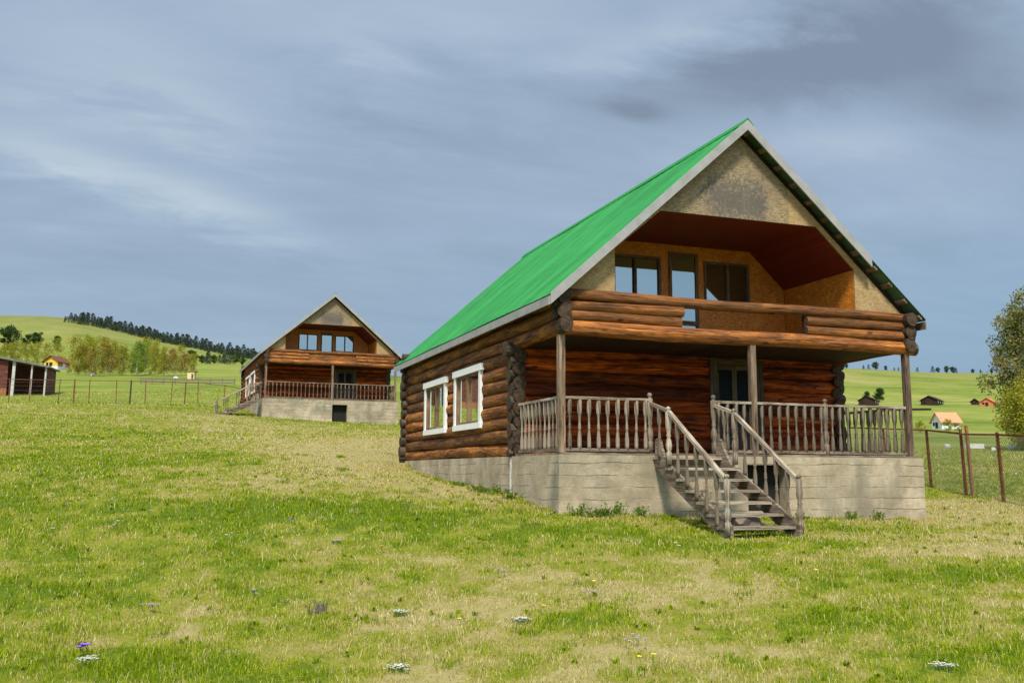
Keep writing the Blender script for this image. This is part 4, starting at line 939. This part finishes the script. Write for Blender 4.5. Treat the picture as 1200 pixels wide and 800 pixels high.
# ------------------------------------------------------------------ stones, flowers, weeds
def stone(name, p, s, label, cat='stone', group=None, mat='stone'):
    import bmesh
    bm = bmesh.new(); bmesh.ops.create_icosphere(bm, subdivisions=2, radius=1); sd = random.random() * 50
    for v in bm.verts: k = 1 + .28 * math.sin(v.co.x * 3 + sd) * math.cos(v.co.y * 4 + sd * 2) + random.uniform(-.07, .07); v.co = Vector((v.co.x * s[0] * k, v.co.y * s[1] * k, v.co.z * s[2] * k))
    me = bpy.data.meshes.new(name); bm.to_mesh(me); bm.free(); me.materials.append(M[mat]); o = link_mesh(name, me); o.location = p; o.rotation_euler = (0, 0, random.uniform(0, 6)); tag(o, label, cat, group); return o
for q, py, d, s_, lab in ((1110, 524, 88, (.32, .25, .26), 'white boulder in the valley left of the double fence post'), (1164, 527, 80, (.26, .2, .2), 'small white boulder in valley left of the right fence post'), (1186, 524, 84, (.5, .3, .3), 'pale boulder in valley right of the right fence post'),
                          (206, 443, 120, (.32, .25, .22), 'white stone left of the cream hut'), (109, 434, 132, (.3, .25, .3), 'white stone at the foot of the birches')):
    stone('boulder', drop(q, py, d) + Vector((0, 0, s_[2] * .5)), s_, lab, 'boulder')
m = MB(); m.box((0, 0, -.3), (1.7, .3, .45)); o = m.build('low_wall', M['pale_wall']); o.location = drop(1132, 526, 86); o.rotation_euler = (0, 0, -.3); tag(o, 'short white wall in the valley behind the right fence', 'wall', kind='thing')
stone('rock', Vector((2.75, -1.5, gz(2.75, -1.5) + .05)), (.42, .26, .2), 'brown rock lying under the stair treads', 'rock', mat='bark')
def ring(n, r, z, ph=0): return [(r * math.cos(ph + 6.283 * i / n), r * math.sin(ph + 6.283 * i / n), z) for i in range(n)]
for nm, c1, c2 in (('petal_yellow', (.85, .60, .02), (.9, .7, .05)), ('petal_white', (.60, .58, .53), (.76, .74, .70)), ('petal_violet', (.16, .07, .55), (.28, .15, .70)), ('petal_mauve', (.30, .2, .40), (.42, .3, .5)), ('stem_green', (.06, .13, .02), (.1, .18, .03))): M[nm] = simple(nm, c1, c2, 40, .7)
def flower(kind, px, py, label, size=.02, h=.1, group=None, heads=1, spread=0.0):
    x, y = gpt(px, py); o = empty(kind[0], (x, y, gz(x, y)), random.uniform(0, 6)); tag(o, label, 'flower', group)
    hd = MB(); stm = MB()
    for q in range(heads):
        if heads <= 6: hd = MB(); stm = MB()
        ox, oy = random.gauss(0, spread), random.gauss(0, spread); hh_ = h * random.uniform(.7, 1.2); tx, ty = random.uniform(-.3, .3) * hh_ * .5 + ox, -.2 * hh_ + oy
        stm.tube([(ox, oy, -.02), (ox * .9 + tx * .1, oy, hh_ * .6), (tx, ty, hh_)], [.0025, .002, .0018], 5)
        n = 9; c0 = (tx, ty, hh_); vs = [c0]; fs = []
        for k in range(n):
            a = 6.283 * k / n + random.uniform(-.2, .2); c, s_ = math.cos(a), math.sin(a); r_ = size * random.uniform(.85, 1.15); w = size * .42; b = len(vs)
            vs += [(tx + c * r_ * .6 - s_ * w, ty + s_ * r_ * .6 + c * w, hh_ + r_ * .35), (tx + c * r_, ty + s_ * r_, hh_ + r_ * .42), (tx + c * r_ * .6 + s_ * w, ty + s_ * r_ * .6 - c * w, hh_ + r_ * .35)]; fs.append((0, b, b + 1, b + 2))
        hd.add(vs, fs)
        if heads <= 6: hd.build('flower_head', M[kind[1]], o); stm.build('stem', M['stem_green'], o)
    if heads > 6: 
        for nm, mb_, mt in (('blossoms', hd, kind[1]), ('stems', stm, 'stem_green')): tag(mb_.build(nm, M[mt], o), kind='stuff')
    return o
for px, py, lab in ((635, 727, 'yellow dandelion right of the white flower clump in the lower middle'), (751, 790, 'yellow dandelion nearest the bottom edge, lower middle'), (765, 781, 'yellow dandelion just right of the bottom one, lower middle'), (957, 677, 'lone yellow dandelion below the stair foot'), (540, 738, 'yellow dandelion right of the left white flower clump'), (695, 694, 'yellow dandelion in dry grass before the left concrete base'), (327, 637, 'yellow dandelion in lush grass left of the house'), (540, 660, 'yellow dandelion in straw grass left of the concrete base'), (447, 649, 'yellow dandelion beside the lush green strip')):
    flower(('dandelion', 'petal_yellow'), px, py, lab, .024 if py > 700 else .03, .09)
flower(('iris', 'petal_violet'), 100, 776, 'violet iris blooming above pale petals at lower left', .045, .10, None, 3, .025)
for px, py, lab in ((102, 787, 'pale flower clump under the violet iris'), (470, 725, 'white flower clump left of centre in the foreground'), (612, 733, 'white flower clump beside the yellow dandelion in the foreground'), (468, 788, 'white flower clump at the bottom edge left of centre'), (1105, 788, 'white flower clump at the lower right'), (395, 640, 'white flower clump on the meadow left of the house')):
    flower(('flower_clump', 'petal_white'), px, py, lab, .009, .045, None, 70, .045)
for px, py in ((60, 628), (135, 627), (140, 622), (174, 610), (360, 578), (378, 593), (425, 572), (475, 598), (430, 577), (793, 650), (60, 590), (270, 640)):
    flower(('meadow_flower', 'petal_white'), px, py, 'tiny white flower scattered in the green grass left of the house' if px < 700 else 'tiny white flower in grass below the stairs', .03, .12, 'tiny white meadow flowers', 2, .05)
for px, py, lab in ((342, 618, 'mauve flower tuft in the lush strip left of the house'), (590, 678, 'mauve flower tuft in dry grass right of centre foreground'), (698, 706, 'mauve flower tuft in dry grass before the stairs'), (175, 724, 'mauve flower tuft in the left foreground'), (305, 706, 'mauve flower tuft left of centre in the foreground'), (745, 760, 'mauve flower tuft near the bottom, right of centre')):
    flower(('mauve_flower', 'petal_mauve'), px, py, lab, .022, .09, None, 6, .05)
def dry_tuft(px, py):
    x, y = gpt(px, py); mb = MB()
    for _ in range(40):
        a, l = random.uniform(0, 6.28), random.uniform(.05, .16); u, v = random.gauss(0, .05), random.gauss(0, .05); mb.tube([(u, v, -.02), (u + math.cos(a) * l * .3, v + math.sin(a) * l * .3, l * .7), (u + math.cos(a) * l * .6, v + math.sin(a) * l * .6, l)], [.005, .004, .002], 4, cap=False)
    o = mb.build('dead_plant', M['bark']); o.location = (x, y, gz(x, y)); tag(o, 'dead brown plant tuft in the straw grass at lower left centre', 'plant')
dry_tuft(372, 722)
def weed(x, y, h, label, n=16, group=None):
    o = empty('weed', (x, y, gz(x, y)), 0); tag(o, label, 'weed', group); pts = RNG.normal(0, .09, (n, 2)); cs = []; mb = MB()
    for u, v in pts:
        hh_ = h * RNG.uniform(.5, 1.1); mb.tube([(u * .5, v * .5, -.03), (u, v, hh_)], [.004, .002], 4)
        for t in (.35, .6, .85, 1): cs.append((u * (.5 + .5 * t), v * (.5 + .5 * t), hh_ * t))
    V, T = leafcloud(cs, [.04] * len(cs), 3, .022, .8); link_mesh('leaves', leaf_mesh('leaves', V, T * .5, M['leaf_green']), o); mb.build('stems', M['stem_green'], o)
for i in range(6):
    y = random.uniform(.3, 6.0); weed(-.28 - random.uniform(0, .15), y, random.uniform(.08, .2), 'green weed growing along the left side of the concrete base', group='weeds along the left base')
for i, x in enumerate((.55, .72, .9, 1.35, .2)): weed(x, -.32 - random.uniform(0, .1), random.uniform(.12, .24), 'green weed at the front concrete base left of the stairs', group='weeds along the front base')
for i in range(3): weed(random.uniform(4.6, 7.7), -.35 - random.uniform(0, .3), random.uniform(.1, .22), 'green weed at the front concrete base right of the stairs', group='weeds right of the stairs')
weed(2.25, -1.0, .55, 'green weed growing up behind the stair treads', 20)

# ------------------------------------------------------------------ sun and sky
SUN_EL, SUN_AZ = rad(54), Vector((-.40, -.92, 0)).normalized()
sd = Vector((SUN_AZ.x * math.cos(SUN_EL), SUN_AZ.y * math.cos(SUN_EL), math.sin(SUN_EL)))
sl = bpy.data.lights.new('sun', 'SUN'); sl.energy = 3.7; sl.angle = rad(10); sl.color = (1, .93, .80); so = bpy.data.objects.new('sun', sl); COL.objects.link(so); so.rotation_euler = (-sd).to_track_quat('-Z', 'Y').to_euler(); so.location = (0, 0, 60)
Wd = bpy.data.worlds.new('World'); S.world = Wd; Wd.use_nodes = True
class WT(NT):
    def __init__(s, w): s.t = w.node_tree; s.n = s.t.nodes
w = WT(Wd); bg = w.n['Background']
sky = w.new('ShaderNodeTexSky'); sky.sky_type = 'NISHITA'; sky.sun_disc = False; sky.sun_elevation = SUN_EL; sky.sun_rotation = math.atan2(SUN_AZ.x, SUN_AZ.y); sky.air_density = 1.0; sky.dust_density = 1.5
dirv = w.new('ShaderNodeTexCoord').outputs['Generated']; X, Y, Z = w.sep(dirv)
den = w.math('ADD', w.math('MAXIMUM', Z, 0), .16); cl = w.comb(w.math('DIVIDE', X, den), w.math('DIVIDE', Y, den), 0)
n1 = w.noise(w.mapv(cl, (.55, 1.2, 1)), 1.1, 7, .58, .5); n2 = w.noise(w.mapv(cl, (.4, 1.0, 1), (3, 7, 0)), 2.6, 6, .6, .6)
n3 = w.noise(w.mapv(cl, (.8, 1.5, 1), (1, 4, 0)), 4.2, 7, .62, .5)
def spot(px, py, wpx, hpx, rot=0):
    """soft patch of sky round a compass direction, in units of the patch's own half sizes"""
    d = (FW + RT * ((px - 600) / FPX) - UP * ((py - 400) / FPX)).normalized(); e1 = Vector((d.y, -d.x, 0)).normalized(); e2 = e1.cross(d).normalized()
    a, b = e1 * math.cos(rot) + e2 * math.sin(rot), e2 * math.cos(rot) - e1 * math.sin(rot)
    def dot(v): n = w.new('ShaderNodeVectorMath'); n.operation = 'DOT_PRODUCT'; w.set(n.inputs[0], dirv); n.inputs[1].default_value = v; return n.outputs['Value']
    u = w.math('DIVIDE', dot(a), wpx / FPX); v = w.math('DIVIDE', dot(b), hpx / FPX); f = w.math('GREATER_THAN', dot(d), 0)
    wob = w.math('ADD', w.math('MULTIPLY_ADD', n2, 1.8, -.9), w.math('MULTIPLY_ADD', n3, 2.4, -1.2)); r2 = w.math('ADD', w.math('POWER', u, 2), w.math('POWER', w.math('ADD', v, wob), 2))
    return w.math('MULTIPLY', w.math('POWER', 2.718, w.math('MULTIPLY', r2, -1)), f)
tone = w.math('ADD', w.math('ADD', w.math('MULTIPLY_ADD', n1, .8, .10), w.math('MULTIPLY_ADD', n2, .5, -.25)), w.math('MULTIPLY_ADD', n3, .34, -.17))
for args, amt in (((215, 120, 110, 45, -.35), .30), ((60, 90, 70, 40, 0), .15), ((230, 238, 150, 22, -.25), .42), ((40, 185, 70, 22, -.1), .28), ((440, 35, 160, 40, .15), .18), ((880, 85, 170, 38, -.05), -.36), ((1080, 45, 150, 55, .1), -.27), ((1150, 130, 80, 35, 0), -.2), ((745, 128, 40, 12, -.2), -.28), ((700, 60, 120, 20, .2), .16), ((1000, 165, 120, 16, 0), .14), ((470, 180, 220, 70, 0), -.14), ((300, 310, 260, 60, 0), -.08), ((820, 30, 90, 25, .3), .15), ((960, 150, 120, 30, 0), .12), ((1060, 230, 150, 60, 0), .05)):
    tone = w.math('ADD', tone, w.math('MULTIPLY', spot(*args), amt))
E_ = 10.0
sc = lambda c: tuple(q * E_ for q in c)
cc = w.ramp(tone, [(.08, (.160, .204, .270)), (.33, (.215, .283, .37)), (.55, (.262, .335, .435)), (.75, (.312, .388, .468)), (1.0, (.395, .47, .53))])
hz = w.ramp(Z, [(.06, .75), (.30, 0)]); blue = w.math('MULTIPLY', hz, w.ramp(w.math('ADD', w.math('MULTIPLY', X, 1.0), 0), [(.05, .25), (.75, 1)]))
cc = w.mix(blue, cc, (.135, .26, .40)); cc = w.mix(w.math('MULTIPLY', hz, .5), cc, (.205, .285, .35))
# unseen sky behind the camera, brightened round the sun for soft fill light
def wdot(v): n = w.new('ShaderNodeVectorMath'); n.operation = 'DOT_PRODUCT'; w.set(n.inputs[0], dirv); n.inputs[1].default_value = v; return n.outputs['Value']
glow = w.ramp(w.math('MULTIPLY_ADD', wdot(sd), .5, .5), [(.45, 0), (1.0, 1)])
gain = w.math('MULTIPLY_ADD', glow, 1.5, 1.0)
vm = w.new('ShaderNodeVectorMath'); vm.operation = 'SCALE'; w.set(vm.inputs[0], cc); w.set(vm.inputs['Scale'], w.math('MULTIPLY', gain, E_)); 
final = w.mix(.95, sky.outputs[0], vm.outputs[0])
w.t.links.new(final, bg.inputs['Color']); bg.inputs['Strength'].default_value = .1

S.view_settings.view_transform = 'Standard'; S.view_settings.look = 'None'; S.view_settings.exposure = 0.5; S.view_settings.gamma = 1; S.view_settings.use_curve_mapping = False
S.render.engine = 'CYCLES'; S.cycles.use_denoising = True; S.cycles.max_bounces = 6; S.cycles.transparent_max_bounces = 12
S.render.resolution_x = 1024; S.render.resolution_y = 682
